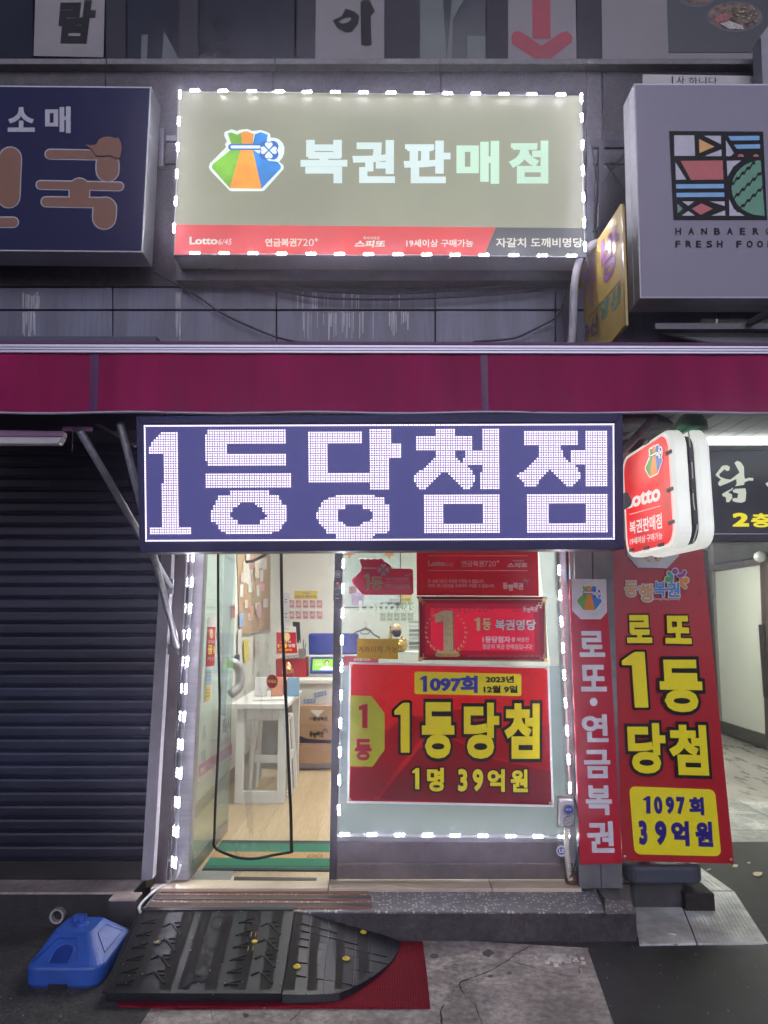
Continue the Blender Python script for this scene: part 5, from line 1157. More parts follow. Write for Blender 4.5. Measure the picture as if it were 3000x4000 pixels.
for (xa, ya, xb_, yb_) in ((2972,2440,2992,2722),):
    MB().tube([SWl.at(xa,ya,.10), SWl.at(xb_,yb_,.10)], .028, 8).build('door_handle', M('handle_dark', (.04,.035,.035), rough=.35, metal=.5), pwall)
    for f in (.12, .88): MB().tube([SWl.at(xa+(xb_-xa)*f, ya+(yb_-ya)*f, .0), SWl.at(xa+(xb_-xa)*f, ya+(yb_-ya)*f, .10)], .015, 8).build('handle_stay', MATS['handle_dark'], pwall)
flat(SWl, [(2772,2060),(3600,1900),(3600,2075),(2772,2205)], M('fanlight', (.07,.075,.075), rough=.15, var=.6, scale=2, bump=0), 'fanlight', pwall, off=.0, th=.03)
MB().lathe(SWl.at(2968,2178,.12), [(.001,-.06),(.05,-.04),(.07,0),(.06,.05),(.001,.08)], 14).build('camera_dome', white_p, pwall, smooth=True)
# ------------------------------------------------------------------ shop interior
SB_ = Surf(RY1); SLW = Surf((RX0, 5, 1), (1, 0, 0))
paper = M('paper', (.62,.61,.58), rough=.6, var=.04, bump=.01)
# counter
ZC = P(1200,2655,7.0).z
ct = thing('shop_counter', 'white shop counter at the back with a grey worktop edge', 'counter', (.6, 7.3, KZ))
cxa = P(1075,2700,7.0).x
MB().box(cxa, RX1-.01, 7.06, 7.7, KZ+.02, ZC-.04).build('front_panel', M('counter_white', (.62,.62,.57), rough=.5, var=.03), ct)
MB().box(cxa-.03, RX1-.01, 7.0, 7.75, ZC-.04, ZC).build('worktop', M('counter_top', (.66,.66,.61), rough=.4, var=.03), ct, bevel=.006)
S = Surf(7.3)
rb = MB().prism([S.at(x,y) for x,y in ((1076,2575),(1193,2568),(1200,2646),(1078,2646))], (0,.3,0)).build('red_box', M('red_box', (.38,.01,.02), rough=.35, var=.08), bevel=.01); tag(rb, 'red box on the counter below the prize sign', 'box')
tm = thing('lottery_terminal', 'blue-lidded lottery terminal with a green customer screen', 'terminal', S.at(1250,2645))
tb = M('terminal_blue', (.012,.03,.22), rough=.4, var=.08, bump=.03)
MB().prism([S.at(x,y,-.02) for x,y in ((1205,2478),(1213,2474),(1400,2474),(1400,2556),(1206,2558))], (0,.12,0)).build('lid', tb, tm, bevel=.01)
MB().prism([S.at(x,y) for x,y in ((1205,2559),(1400,2557),(1400,2645),(1208,2645))], (0,.3,0)).build('body', M('terminal_grey', (.5,.5,.48), rough=.4), tm, bevel=.008)
MB().prism([S.at(x,y,.02) for x,y in ((1215,2567),(1400,2567),(1400,2632),(1211,2632))], (0,.015,0)).build('screen_frame', tb, tm, bevel=.004)
scr = [(1222,2574),(1340,2574),(1340,2624),(1219,2624)]
flat(S, scr, E('screen_green', (150,215,60), 1.1), 'screen', tm, off=.022); flat(S, [(1219,2619),(1340,2619),(1340,2624),(1219,2624)], E('screen_blue', (50,90,180), 1.), 'screen_bar', tm, off=.0235)
polys(S, [ell(1277,2590,6,8,14)], E('skin_lit', (235,195,170), 1.), 'face_print', tm, .0245); polys(S, [ell(1277,2586,8,7,14)], E('hair_lit', (30,25,25), 1.), 'hair_print', tm, .024)
polys(S, [[(1246,2618),(1258,2604),(1276,2600),(1298,2606),(1310,2618)]], E('shirt_lit', (235,238,240), 1.), 'shirt_print', tm, .0242)
T(S, '가까운 복권', (1230,2581,1256,2586), lw2, tm, off=.024, fat=.03); T(S, '판매점에서', (1230,2590,1262,2600), lw2, tm, off=.024, fat=.03)
T(S, '행운을 만나요', (1231,2606,1247,2610), lw2, tm, off=.024, fat=0)
# prize sign standing on the counter
S2_ = Surf(7.1)
t = poster(S2_, [(1084,2447),(1155,2448),(1162,2552),(1080,2555)], paper, 'white and red prize card standing on the counter by the pens', off=0, th=.01, cat='sign card')
polys(S2_, [[(1080,2470),(1156,2470),(1161,2551),(1080,2554)]], red_f, 'red_field', t, .002)
polys(S2_, [ell(1120,2487,14,16)], gold2, 'coin', t, .004); T(S2_, '1097회', (1093,2502,1136,2512), wht, t, off=.004, fat=.01); T(S2_, '1등', (1085,2514,1124,2531), yel, t, off=.004, fat=.05); T(S2_, '당첨', (1127,2515,1152,2529), wht, t, off=.004, fat=.04); T(S2_, '1명 39억', (1090,2534,1140,2544), yel, t, off=.004, fat=.02)
T(S2_, '동행복권', (1108,2453,1130,2460), M('grey_ink', (.3,.3,.3)), t, off=.004, fat=0)
MB().prism([Surf(7.4).at(x,y) for x,y in ((1143,2428),(1170,2430),(1174,2512),(1148,2510))], (0,.04,0)).build('screen_back', black_p); bpy.data.objects['screen_back'].name = 'monitor'
tag(bpy.data.objects['monitor'], 'dark monitor edge standing behind the prize card', 'monitor')
t = thing('pen_cup', 'metal pen cup full of pens on the counter', 'pen cup', P(1180,2573,7.2)); c = P(1180,2573,7.2)
MB().lathe(c, [(.035,0),(.037,.10),(.033,.10),(.031,.01)], 16).build('cup', steel, t, smooth=False)
for k, m in enumerate((blu, blk, red_f, wht, blk)):
    a = k*1.3; MB().tube([c+Vector((.01*math.cos(a),.01*math.sin(a),.02)), c+Vector((.035*math.cos(a),.035*math.sin(a),.15+.01*k))], .004, 6).build('pen', m, t)
o = MB().prism([Surf(7.25).at(x,y) for x,y in ((1115,2560),(1165,2556),(1166,2570),(1115,2574))], (0,.15,0)).build('router', M('router_grey', (.42,.44,.44), rough=.4), bevel=.003); tag(o, 'flat grey network router on the red box', 'router')
for k in range(4):
    c = P(1125+k*7,2567,7.245); MB().lathe(c, [(.004,0),(.003,.002)], 6, 'Y').build('port', black_p, o)
# whiteboard, tickets and notes on the back wall
t = poster(SB_, [(1103,2312),(1131,2318),(1131,2428),(1106,2430)], M('whiteboard', (.6,.62,.64), rough=.25), 'small whiteboard at the corner of the back wall', 'whiteboard', off=.01, th=.012, cat='whiteboard')
for y in (2340, 2350, 2395, 2410): polys(SB_, [rect(1112,y,1122,y+3)], blu, 'writing', t, .012)
def ticket(x, y, m, grp, lab, w=24, h=31):
    t = poster(SB_, rect(x, y, x+w, y+h+4), paper, lab, 'lottery_ticket', off=.004, th=.002, cat='ticket', loc=(x+w/2, y+h+4)); t['group'] = grp
    polys(SB_, [rect(x+1.5, y+1.5, x+w-1.5, y+h)], m, 'ticket_print', t, .006); polys(SB_, [rect(x+3,y+3,x+9,y+9)], M('ink_grey', (.18,.18,.18)), 'print_mark', t, .008); polys(SB_, [ell(x+w/2,y+17,6,4,10)], M('ink_pale', (.6,.5,.5)), 'print_mark', t, .008); polys(SB_, [rect(x+5,y+h-7,x+w-5,y+h-4)], MATS['ink_grey'], 'print_mark', t, .008)
nth = ['first', 'second', 'third', 'fourth', 'fifth']
gt = M('ticket_green', (.30,.42,.27), rough=.5, var=.12, scale=60, bump=0)
for r in range(2):
    for k in range(5):
        ticket(1127+27.3*k, 2343+43*r, pink_m, 'pink lottery tickets on the back wall', '%s pink ticket from the left in the %s row on the back wall' % (nth[k], 'upper lower'.split()[r]))
        ticket(1484+26.8*k, 2351+43*r, gt, 'green lottery tickets on the back wall', '%s green ticket from the left in the %s row, through the window' % (nth[k], 'upper lower'.split()[r]))
ny = M('notice_yellow', (.66,.52,.12), rough=.5, var=.04)
for x0, lab in ((1150,'yellow notice above the pink tickets on the back wall'), (1517,'yellow notice above the green tickets on the back wall')):
    y = 2308 if x0 < 1300 else 2320
    t = poster(SB_, rect(x0, y, x0+90, y+32), ny, lab, 'notice', off=.004, th=.002, cat='notice')
    T(SB_, '(다음주)', (x0+30,y+6,x0+60,y+15), blu, t, off=.008, fat=.0); T(SB_, '연금5장세트', (x0+3,y+18,x0+42,y+27), dmar, t, off=.008, fat=.01); T(SB_, '뽑아 주세요.', (x0+46,y+18,x0+87,y+27), blk, t, off=.008, fat=.01)
t = poster(SB_, [(1345,2100),(1566,2100),(1563,2372),(1345,2372)], M('illus_paper', (.58,.66,.66), rough=.5), 'pale illustrated poster with orange stars and a purple drum on the back wall', off=.006, th=.004)
for bq in (rect(1345,2370,1563,2374), rect(1562,2100,1566,2372)): polys(SB_, [bq], blk, 'border', t, .009)
for cx, cy in ((1365,2160),(1520,2162)):
    polys(SB_, [[(cx+(24 if k%2==0 else 11)*math.sin(k*math.pi/5), cy+(24 if k%2==0 else 11)*math.cos(k*math.pi/5)) for k in range(10)]], orange, 'star', t, .009)
polys(SB_, [[(1372,2322),(1422,2322),(1419,2362),(1398,2366),(1375,2362)]], M('drum', (.42,.28,.52), rough=.5), 'drum', t, .009); polys(SB_, [ell(1397,2322,25,7)], M('drum_top', (.52,.38,.62), rough=.5), 'drum_top', t, .011)
for cx in (1387, 1408): polys(SB_, [heart(cx, 2352, 9, 0)], pink_m, 'heart', t, .011)
polys(SB_, [rect(1364,2290,1392,2320)], M('brownred', (.3,.12,.12)), 'box_print', t, .0085)
# coat hanger
c = P(1428,2470,6.6); hb = thing('coat_hanger', 'dark grey coat hanger hanging behind the window', 'hanger', c); hm = M('hanger_grey', (.07,.08,.085), rough=.5)
Sh = Surf(6.6); MB().tube([Sh.at(x,y) for x,y in ((1368,2490),(1392,2468),(1410,2462),(1428,2454),(1446,2462),(1460,2478),(1484,2492))], [.008,.008,.01,.016,.01,.008,.008], 8).build('arm', hm, hb, smooth=True)
MB().tube([Sh.at(x,y) for x,y in ((1407,2468),(1412,2476),(1440,2476),(1446,2466))], .005, 6).build('bar', hm, hb)
MB().tube([Sh.at(x,y) for x,y in ((1428,2456),(1428,2448),(1434,2440),(1434,2432),(1426,2428),(1420,2434))], .003, 6).build('hook', steel, hb, smooth=True)
# small shelf and golden figurine
Sf = Surf(6.4)
t = thing('display_shelf', 'white shelf unit behind the window holding small goods', 'shelf', Sf.at(1600,2620))
MB().prism([Sf.at(x,y) for x,y in ((1500,2548),(1700,2548),(1700,2556),(1500,2556))], (0,.3,0)).build('board', white_p, t)
MB().prism([Sf.at(x,y) for x,y in ((1540,2556),(1700,2556),(1700,2800),(1540,2800))], (0,.28,0)).build('front', M('counter_white', (.6,.6,.6)), t)
for k in range(7): 
    y = 2425+k*17; o = MB().prism([Surf(6.9).at(x,yy_) for x,yy_ in ((1600,y),(1700,y),(1700,y+9),(1600,y+9))], (0,.2,0)).build('paper_stack', M('stack%d' % (k%3), ((.3,.3,.3),(.5,.5,.5),(.15,.16,.17))[k%3], rough=.5)); tag(o, '%s folded paper tray from the top of the grey stack behind the posters' % (nth+['sixth','seventh'])[k], 'tray', 'stacked trays behind the window')
fg = thing('figurine', 'golden bald monk figurine with a thick black beard behind the window', 'figurine', Sf.at(1552,2548)); c = Sf.at(1552,2548,-.1); u = 1/2750*6.6
gm = M('figurine_gold', (.45,.28,.08), rough=.25, metal=.6, var=.3, scale=80); skin_f = M('figurine_skin', (.5,.30,.16), rough=.4)
def px3(x, y, d=0): return Sf.at(x, y, -.1-d)
cc = px3(1556,2520); MB().lathe(px3(1556,2548), [(.03,0),(.075,.02),(.085,.06),(.07,.10),(.03,.12)], 16).build('body', gm, fg, smooth=True)
MB().lathe(px3(1550,2462), [(.001,-.065),(.03,-.055),(.045,-.02),(.045,.02),(.03,.05),(.001,.062)], 16).build('head', skin_f, fg, smooth=True)
bb_c = px3(1549,2466)+Vector((0,-.03,0)); MB().lathe(bb_c, [(.001,-.05),(.03,-.04),(.042,-.01),(.036,.012),(.001,.014)], 14).build('beard', blk, fg, smooth=True)
for dx in (-.016, .016): MB().lathe(px3(1549,2446)+Vector((dx,-.042,0)), [(.001,-.007),(.007,0),(.001,.007)], 8).build('eye', wht, fg)
MB().tube([px3(1572,2515), px3(1580,2500), px3(1566,2490)], [.022,.02,.016], 10).build('arm', gm, fg, smooth=True); MB().tube([px3(1532,2520), px3(1524,2500), px3(1526,2470)], [.02,.017,.013], 10).build('arm', gm, fg, smooth=True)
MB().lathe(px3(1526,2470), [(.012,-.02),(.014,0),(.006,.03),(.014,.045),(.004,.07)], 10).build('sceptre', gm, fg, smooth=True)
o = MB().prism([Sf.at(x,y) for x,y in ((1344,2560),(1478,2572),(1478,2640),(1344,2640))], (0,.02,0)).build('red_notice', M('notice_red', (.42,.03,.06), rough=.4)); tag(o, 'plain red notice low behind the window left side', 'notice'); T(Sf, '환영합니다!!!', (1382,2571,1446,2582), wht, o, off=.002, fat=.04)
# corkboard on the left wall with notes
S = SLW
ck = thing('corkboard', 'corkboard covered with paper notes on the left wall', 'noticeboard', S.at(990,2480))
flat(S, [(925,2110),(1056,2130),(1056,2462),(938,2482)], M('cork', (.42,.28,.17), rough=.85, var=.2, scale=60, bump=.2), 'board', ck, off=.012, th=.012)
flat(S, [(938,2478),(1058,2458),(1058,2466),(938,2488)], steel, 'frame_bar', ck, off=.016, th=.014)
for i in range(26):
    x = random.uniform(934,1038); y = random.uniform(2150,2410); w = random.uniform(12,22); h = random.uniform(25,60)
    flat(S, [(x,y),(x+w,y-1),(x+w,y+h),(x,y+h+1)], random.choice([paper, paper, paper, pink_m, M('note_blue', (.25,.35,.55)), M('note_orange', (.6,.3,.2)), M('note_pale', (.65,.55,.45))]), 'note', ck, off=.0135+.0006*i, label=None)
cable([P(960,2195,5.3),P(990,2190,5.3),P(1030,2170,5.3),P(1070,2140,5.3)], .012, black_p, 'black hose sagging at the top of the doorway')
for q, m, lab in (([(918,2560),(936,2556),(936,2605),(918,2610)], navy, 'small navy bag hanging on the left wall'), ([(953,2500),(972,2496),(974,2580),(955,2590)], M('yellow_paper', (.6,.48,.08)), 'yellow paper strip on the left wall'), ([(996,2505),(1018,2502),(1018,2555),(996,2560)], paper, 'white paper pinned on the left wall'), ([(930,2460),(944,2458),(944,2550),(930,2556)], paper, 'narrow white list on the left wall'),([(905,2365),(918,2362),(918,2412),(905,2418)], red_f, 'small red oval tag on the left wall')):
    o = flat(S, q, m, 'wall_note', off=.02, th=.004); tag(o, lab, 'note')
cable([P(892,2590,5.25),P(915,2592,5.25),P(935,2620,5.3),P(934,2680,5.3),P(900,2712,5.25)], .035, M('foil_hose', (.45,.45,.46), rough=.3, metal=.6, bump=.8, bscale=120), 'bent silver foil duct on the left wall', 'foil_duct', 'duct', seg=12)
# poster on the left wall reading 출시
t = poster(S, [(772,2800),(905,2748),(907,2975),(772,3078)], paper, 'white event poster low on the side of the doorway', off=.015, th=.003)
T(S, '출시', [(868,2810),(902,2795),(902,2850),(868,2865)], blk, t, off=.018, fat=.02); T(S, '기념', [(783,2936),(802,2924),(802,2968),(783,2984)], blk, t, off=.018, fat=.02)
polys(S, [[(776,2990),(906,2905),(906,2945),(776,3038)]], M('magenta_print', (.55,.05,.25), rough=.4), 'magenta_band', t, .018); T(S, '행운', [(783,3000),(803,2988),(803,3010),(783,3026)], wht, t, off=.020, fat=.03)
T(S, '20주년', [(860,2890),(902,2872),(902,2905),(860,2925)], M('magenta_print', (.5,.05,.2)), t, off=.018, fat=.03)
logo(S, [(788,2835),(806,2828),(806,2892),(788,2900)], t, PR, off=.018)
for x, y in ((779,2810),(900,2762),(776,3060),(902,2965)): polys(S, [ell(x,y,3,None,8)], M('pin', (.3,.12,.1)), 'pin', t, .02)
# posters on the door leaf
S = S_LEAF
for q, lab, kind_ in (([(811,2410),(843,2412),(838,2600),(803,2604)], 'mirror-reversed red prize poster on the glass door', 'r'), ([(802,2606),(830,2604),(826,2742),(795,2748)], 'yellow and blue price list on the glass door', 'y')):
    t = poster(S, q, paper, lab, off=.012, th=.001)
    if kind_ == 'r':
        polys(S, [[bil(q,0,.2),bil(q,1,.2),bil(q,1,1),bil(q,0,1)]], red_f, 'red_field', t, .014); polys(S, [ell(826,2475,7,20,14)], gold2, 'coin', t, .015)
        T(S, '1등', [(812,2520),(838,2520),(838,2555),(810,2557)], yel, t, off=.0155, fat=.03, flip=True); T(S, '1097회', [(814,2500),(838,2500),(838,2514),(813,2514)], wht, t, off=.0155, fat=.0, flip=True); T(S, '1명 39억', [(812,2565),(836,2565),(836,2580),(810,2582)], wht, t, off=.0155, fat=.0, flip=True)
    else:
        polys(S, [[bil(q,.15,.08),bil(q,.9,.08),bil(q,.9,.5),bil(q,.15,.5)]], M('pale_blue', (.3,.5,.62)), 'blue_field', t, .014); polys(S, [[bil(q,.15,.55),bil(q,.9,.55),bil(q,.9,.92),bil(q,.15,.92)]], M('yellow_field', (.65,.52,.1)), 'yellow_field', t, .014)
        for v in (.15,.25,.35,.62,.7,.8): polys(S, [[bil(q,.25,v),bil(q,.8,v),bil(q,.8,v+.03),bil(q,.25,v+.03)]], MATS['grey_ink'] if 'grey_ink' in MATS else blk, 'text_line', t, .015)
# white table
tw = M('table_white', (.68,.69,.68), rough=.35, var=.04, bump=.01)
TZ = P(1000,2748,5.75).z; tx0, tx1 = P(925,2748,5.75).x, P(1122,2748,5.75).x
t = thing('white_table', 'tall white table with paper on it inside the doorway', 'table', ((tx0+tx1)/2, 6.2, KZ))
MB().box(tx0-.05, tx1, 5.72, 6.75, TZ-.04, TZ).build('table_top', tw, t, bevel=.004)
for x in (tx0, tx1-.07):
    for y in (5.76, 6.65): MB().box(x, x+.06, y, y+.06, KZ+.02, TZ-.04).build('leg', tw, t, bevel=.003)
MB().box(tx0+.06, tx1-.07, 5.765, 5.80, TZ-.12, TZ-.04).build('apron', tw, t); MB().box(tx0+.06, tx1-.07, 5.765, 5.80, KZ+.02, KZ+.11).build('lower_rail', tw, t)
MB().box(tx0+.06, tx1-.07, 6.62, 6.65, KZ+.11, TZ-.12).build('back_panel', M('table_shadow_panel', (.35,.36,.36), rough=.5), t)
def stool(x, y, label):
    t = thing('plastic_stool', label, 'stool', (x, y, KZ+.018)); z1 = KZ+.64
    MB().box(x-.15, x+.15, y-.15, y+.15, z1-.03, z1).build('seat', tw, t, bevel=.01)
    for sx in (-1, 1):
        for sy in (-1, 1): MB().tube([(x+sx*.13, y+sy*.13, z1-.02), (x+sx*.17, y+sy*.17, KZ+.018)], [.022,.028], 6).build('leg', tw, t)
        MB().box(x+sx*.15-.01, x+sx*.15+.01, y-.13, y+.13, KZ+.28, KZ+.34).build('rail', tw, t)
    MB().box(x-.13, x+.13, y-.155, y-.135, KZ+.28, KZ+.34).build('rail', tw, t)
stool(-.935, 6.15, 'white plastic stool pushed under the white table')
for q, lab, m in (([(905,2742),(960,2735),(970,2738),(915,2746)], 'flat paper pad lying on the white table', paper),):
    z = TZ+.002; o = MB().prism([(tx0+.1,5.9,z),(tx0+.35,5.95,z),(tx0+.33,6.15,z),(tx0+.08,6.1,z)], (0,0,.01)).build('paper_pad', m); tag(o, lab, 'paper')
for k, (m, lab) in enumerate(((M('cup_orange', (.6,.25,.15)), 'orange card holder on the white table'), (M('cup_blue', (.2,.35,.5)), 'blue card holder on the white table'), (M('cup_white', (.6,.6,.6)), 'white card holder at the left of the white table'))):
    x = tx0+.05+.14*((k+1)%3); o = MB().box(x, x+.10, 6.25, 6.3, TZ+.001, TZ+.16).build('card_holder', m, bevel=.003); tag(o, lab, 'card holder')
# copper lamp
c = Vector((P(1126,2690,6.4).x, 6.4, TZ)); t = thing('copper_lamp', 'small copper lamp standing by the table edge', 'lamp', c); cop = M('copper', (.55,.24,.12), rough=.25, metal=.9, bump=0)
zt_ = P(1126,2600,6.4).z
MB().lathe(c, [(.06,0),(.06,.012),(.015,.02)], 18).build('foot', cop, t, smooth=True); MB().tube([c+Vector((.03,0,.015)), c+Vector((.05,0,(zt_-TZ)*.6)), c+Vector((.02,0,zt_-TZ))], .006, 8).build('stem', cop, t, smooth=True)
MB().lathe(c+Vector((-.005,0,zt_-TZ-.03)), [(.055,-.04),(.05,.0),(.03,.03),(.012,.06)], 18).build('lamp_shade', cop, t, smooth=True)
o = MB().lathe(c+Vector((-.05,.1,0)), [(.03,0),(.03,.10),(.012,.13),(.012,.15)], 12).build('red_bottle', M('bottle_red', (.45,.01,.02), rough=.2), smooth=True); tag(o, 'small red bottle behind the copper lamp', 'bottle')
# cardboard boxes
cb = M('cardboard', (.42,.27,.15), rough=.75, var=.08, scale=6, bump=.05, stretch=(1,1,6)); SX_ = Surf(6.95)
for ya, yb, lab in ((2905,2983,'plain cardboard box at the bottom of the pair by the counter'), (2762,2903,'printed cardboard box on top of the plain one by the counter')):
    t = thing('cardboard_box', lab, 'box', SX_.at(1230,yb))
    MB().prism([SX_.at(x,y) for x,y in ((1168,ya),(1335,ya),(1335,yb),(1161,yb))], (0,.35,0)).build('carton', cb, t, bevel=.003)
    if yb < 2950:
        polys(SX_, [[(1164,2872),(1200,2886),(1260,2890),(1335,2888),(1335,2902),(1163,2902)]], M('box_navy', (.02,.02,.05), rough=.6), 'navy_band', t, .002)
        T(SX_, '(주)', (1207,2802,1221,2814), blk, t, off=.002, fat=.01); T(SX_, '동행복권', (1222,2799,1279,2816), blk, t, off=.002, fat=.035)
        donghaeng(SX_, (1208,2856,1264,2882), t, blk, off=.002, fat=.035); polys(SX_, [rect(1166,2835,1335,2836)], M('crease', (.25,.16,.09)), 'crease', t, .002)
        MB().prism([SX_.at(x,y) for x,y in ((1182,2757),(1335,2757),(1335,2762),(1168,2762))], (0,.2,.0)).build('flap', cb, t)
        polys(SX_, [[(1210,2774),(1267,2774),(1250,2790),(1243,2804)]], paper, 'shipping_label', t, .003)
for q, lab in ([(1183,2726),(1234,2724),(1234,2750),(1184,2752)], 'lower blue-printed 종이류 sign on the counter front'), ([(1223,2703),(1274,2691),(1279,2718),(1229,2731)], 'tilted upper 종이류 sign on the counter front'):
    Sc = Surf(7.05); t = poster(Sc, q, paper, lab, 'paper_sign', off=.004, th=.002, cat='sign')
    flat(Sc, [bil(q,.05,.2),bil(q,.95,.2),bil(q,.95,.85),bil(q,.05,.85)], M('sign_blue', (.07,.18,.42), rough=.4), 'blue_field', t, off=.006)
    T(Sc, '종이류', [bil(q,.1,.25),bil(q,.9,.25),bil(q,.9,.8),bil(q,.1,.8)], wht, t, off=.008, fat=.0)
# striped door mat inside
dm = thing('door_mat', 'green and brown striped mat just inside the shop door', 'mat', G(1100,3390,KZ+.02)); zf = KZ+.019
gm_ = M('mat_green', (.012,.14,.075), rough=.9, var=.25, scale=90, bump=.3); om_ = M('mat_brown', (.40,.24,.10), rough=.9, var=.25, scale=90, bump=.3); bm_ = M('mat_dark', (.02,.035,.03), rough=.9, bump=.3)
ys_ = [(3285,3297,bm_),(3297,3330,gm_),(3330,3354,om_),(3354,3384,gm_),(3384,3388,bm_),(3388,3393,gm_),(3393,3402,bm_)]
yL = lambda y: 868-(y-3285)*.68
for ya, yb, m in ys_: MB().prism([G(yL(ya),ya,zf),G(1300,ya+3,zf),G(1300,yb+3,zf),G(yL(yb),yb,zf)], (0,0,.006)).build('stripe', m, dm)
T(Surf((0,0,zf+.0062),(0,0,1)), 'OO', [(1205,3337),(1262,3337),(1262,3350),(1195,3350)], M('mat_dark_print', (.15,.10,.05), rough=.9), dm, off=.001, fat=.03)
o = slab([(768,3400),(915,3402),(900,3436),(745,3434)], KZ+.0215, M('floor_sheet', (.25,.25,.22), rough=.5, var=.2), 'threshold_plate', .003); tag(o, 'grey threshold plate at the foot of the glass door', 'plate')
o = slab([(915,3424),(1238,3428),(1236,3438),(913,3437)], KZ+.0235, M('dark_tape', (.05,.045,.03), rough=.6, var=.3), 'floor_tape', .002); tag(o, 'dark strip of tape on the shop sill', 'tape')
# PVC door curtain
SCu = Surf(4.34)
cu = thing('pvc_curtain', 'clear plastic magnetic door curtain with a black edge', 'curtain', SCu.at(990,3340))
pv = glass('pvc', (.96,.98,.97), haze=.05, rough=.05, bump=.5, bscale=6, hazec=(.8,.82,.82), cap=.3)
out_l = [(852,2060),(852,2400),(856,2640),(858,2760),(852,2940),(842,3130),(838,3260),(840,3310),(850,3322)]
out_b = [(905,3343),(960,3354),(1010,3352),(1070,3340),(1138,3328)]
out_r = [(1097,2060),(1102,2400),(1113,2660),(1120,2800),(1128,3000),(1136,3180),(1139,3330)]
def samp(pl_, t_):
    n = len(pl_)-1; f = t_*n; i = min(int(f), n-1); f -= i; return (pl_[i][0]*(1-f)+pl_[i+1][0]*f, pl_[i][1]*(1-f)+pl_[i+1][1]*f)
b = MB(); rows = []
for j in range(31):
    v = j/30; l, r = samp(out_l, v), samp(out_r, v); row = []
    for i in range(25):
        u = i/24; x = l[0]*(1-u)+r[0]*u; y = l[1]*(1-u)+r[1]*u + v**6*26*math.sin(math.pi*u)
        row.append(SCu.at(x, y, .018*math.sin(u*11+v*2)*(1-.3*v)+.012*math.sin(u*23-v*6)+.02*math.sin(u*3.1)*v))
    rows.append(row)
b.loft(rows, False, False).build('clear_sheet', pv, cu, smooth=True)
cable([SCu.at(x,y,.004) for x,y in out_l[:-1]+out_b], .0075, blk, parent=cu, name='black_edge'); cable([SCu.at(x,y,.004) for x,y in out_r], .0095, blk, parent=cu, name='black_edge')
flat(SCu, [(880,2060),(925,2060),(880,2800),(860,2790)], glass('pvc_band', (.85,.88,.93), haze=.2, cap=.1, rough=.2, hazec=(.45,.48,.55)), 'overlap_band', cu, off=.045)
polys(SCu, [ell(1063,2662,22,27,24)], M('label_red', (.40,.01,.04), rough=.4), 'push_label', cu, .05); T(SCu, '미세요', (1045,2655,1080,2669), yel, cu, off=.052, fat=.03)
# ------------------------------------------------------------------ foreground objects
# red mesh mat
rm = M('mesh_mat', (.30,.014,.03), spec=.1, rough=.8, var=.35, scale=120, bump=.8, bscale=180)
def mesh_mat(m):
    nt = m.node_tree; N, L = nt.nodes, nt.links; b = N['Principled BSDF']; src = b.inputs['Base Color'].links[0].from_socket
    geo = N.new('ShaderNodeNewGeometry'); mp = N.new('ShaderNodeMapping'); mp.inputs['Rotation'].default_value = (0,0,.785); mp.inputs['Scale'].default_value = (130,130,1)
    ck_ = N.new('ShaderNodeTexChecker'); ck_.inputs['Scale'].default_value = 1; L.new(geo.outputs['Position'], mp.inputs[0]); L.new(mp.outputs[0], ck_.inputs['Vector'])
    ck_.inputs['Color1'].default_value = (1,1,1,1); ck_.inputs['Color2'].default_value = (.35,.35,.35,1)
    mu = N.new('ShaderNodeMix'); mu.data_type = 'RGBA'; mu.blend_type = 'MULTIPLY'; mu.inputs[0].default_value = 1
    L.new(src, mu.inputs[6]); L.new(ck_.outputs[0], mu.inputs[7]); L.new(mu.outputs[2], b.inputs['Base Color'])
mesh_mat(rm)
o = slab([(455,3925),(700,3936),(1200,3932),(1680,3934),(1667,3800),(1650,3676),(1000,3676),(560,3740)], .012, rm, 'mesh_mat', .008); tag(o, 'dark red mesh mat lying under the black rubber ramp', 'mat')
# rubber ramp: straight piece
rp = thing('rubber_ramp', 'black rubber kerb ramp with raised marks and yellow bolts', 'ramp', G(800,3900,.013))
ZT0 = KZ+.003
NL, NR = G(412,3884,.042), G(1101,3884,.042); FL, FR = Surf(3.775).at(552,3553), Surf(3.775).at(1150,3548)
FL.z = FR.z = ZT0
NL.z = NR.z = .042
up = (FL-NL).cross(NR-NL).normalized(); up = up if up.z > 0 else -up
RQ = [(552,3553),(1150,3548),(1101,3884),(412,3884)]
S_R = Surf(NL, up)
def rampbody(top, name, m, base=.013):
    b = MB(); n = len(top); b.v += [Vector(p) for p in top] + [Vector((p[0], p[1], base)) for p in top]
    b.f.append(tuple(range(n))); b.f.append(tuple(range(2*n-1, n-1, -1)))
    for i in range(n):
        j = (i+1) % n; b.f.append((i, n+i, n+j, j))
    return b.build(name, m, rp, bevel=.004)
rampbody([NL, NR, FR, FL], 'ramp_plate', rubber)
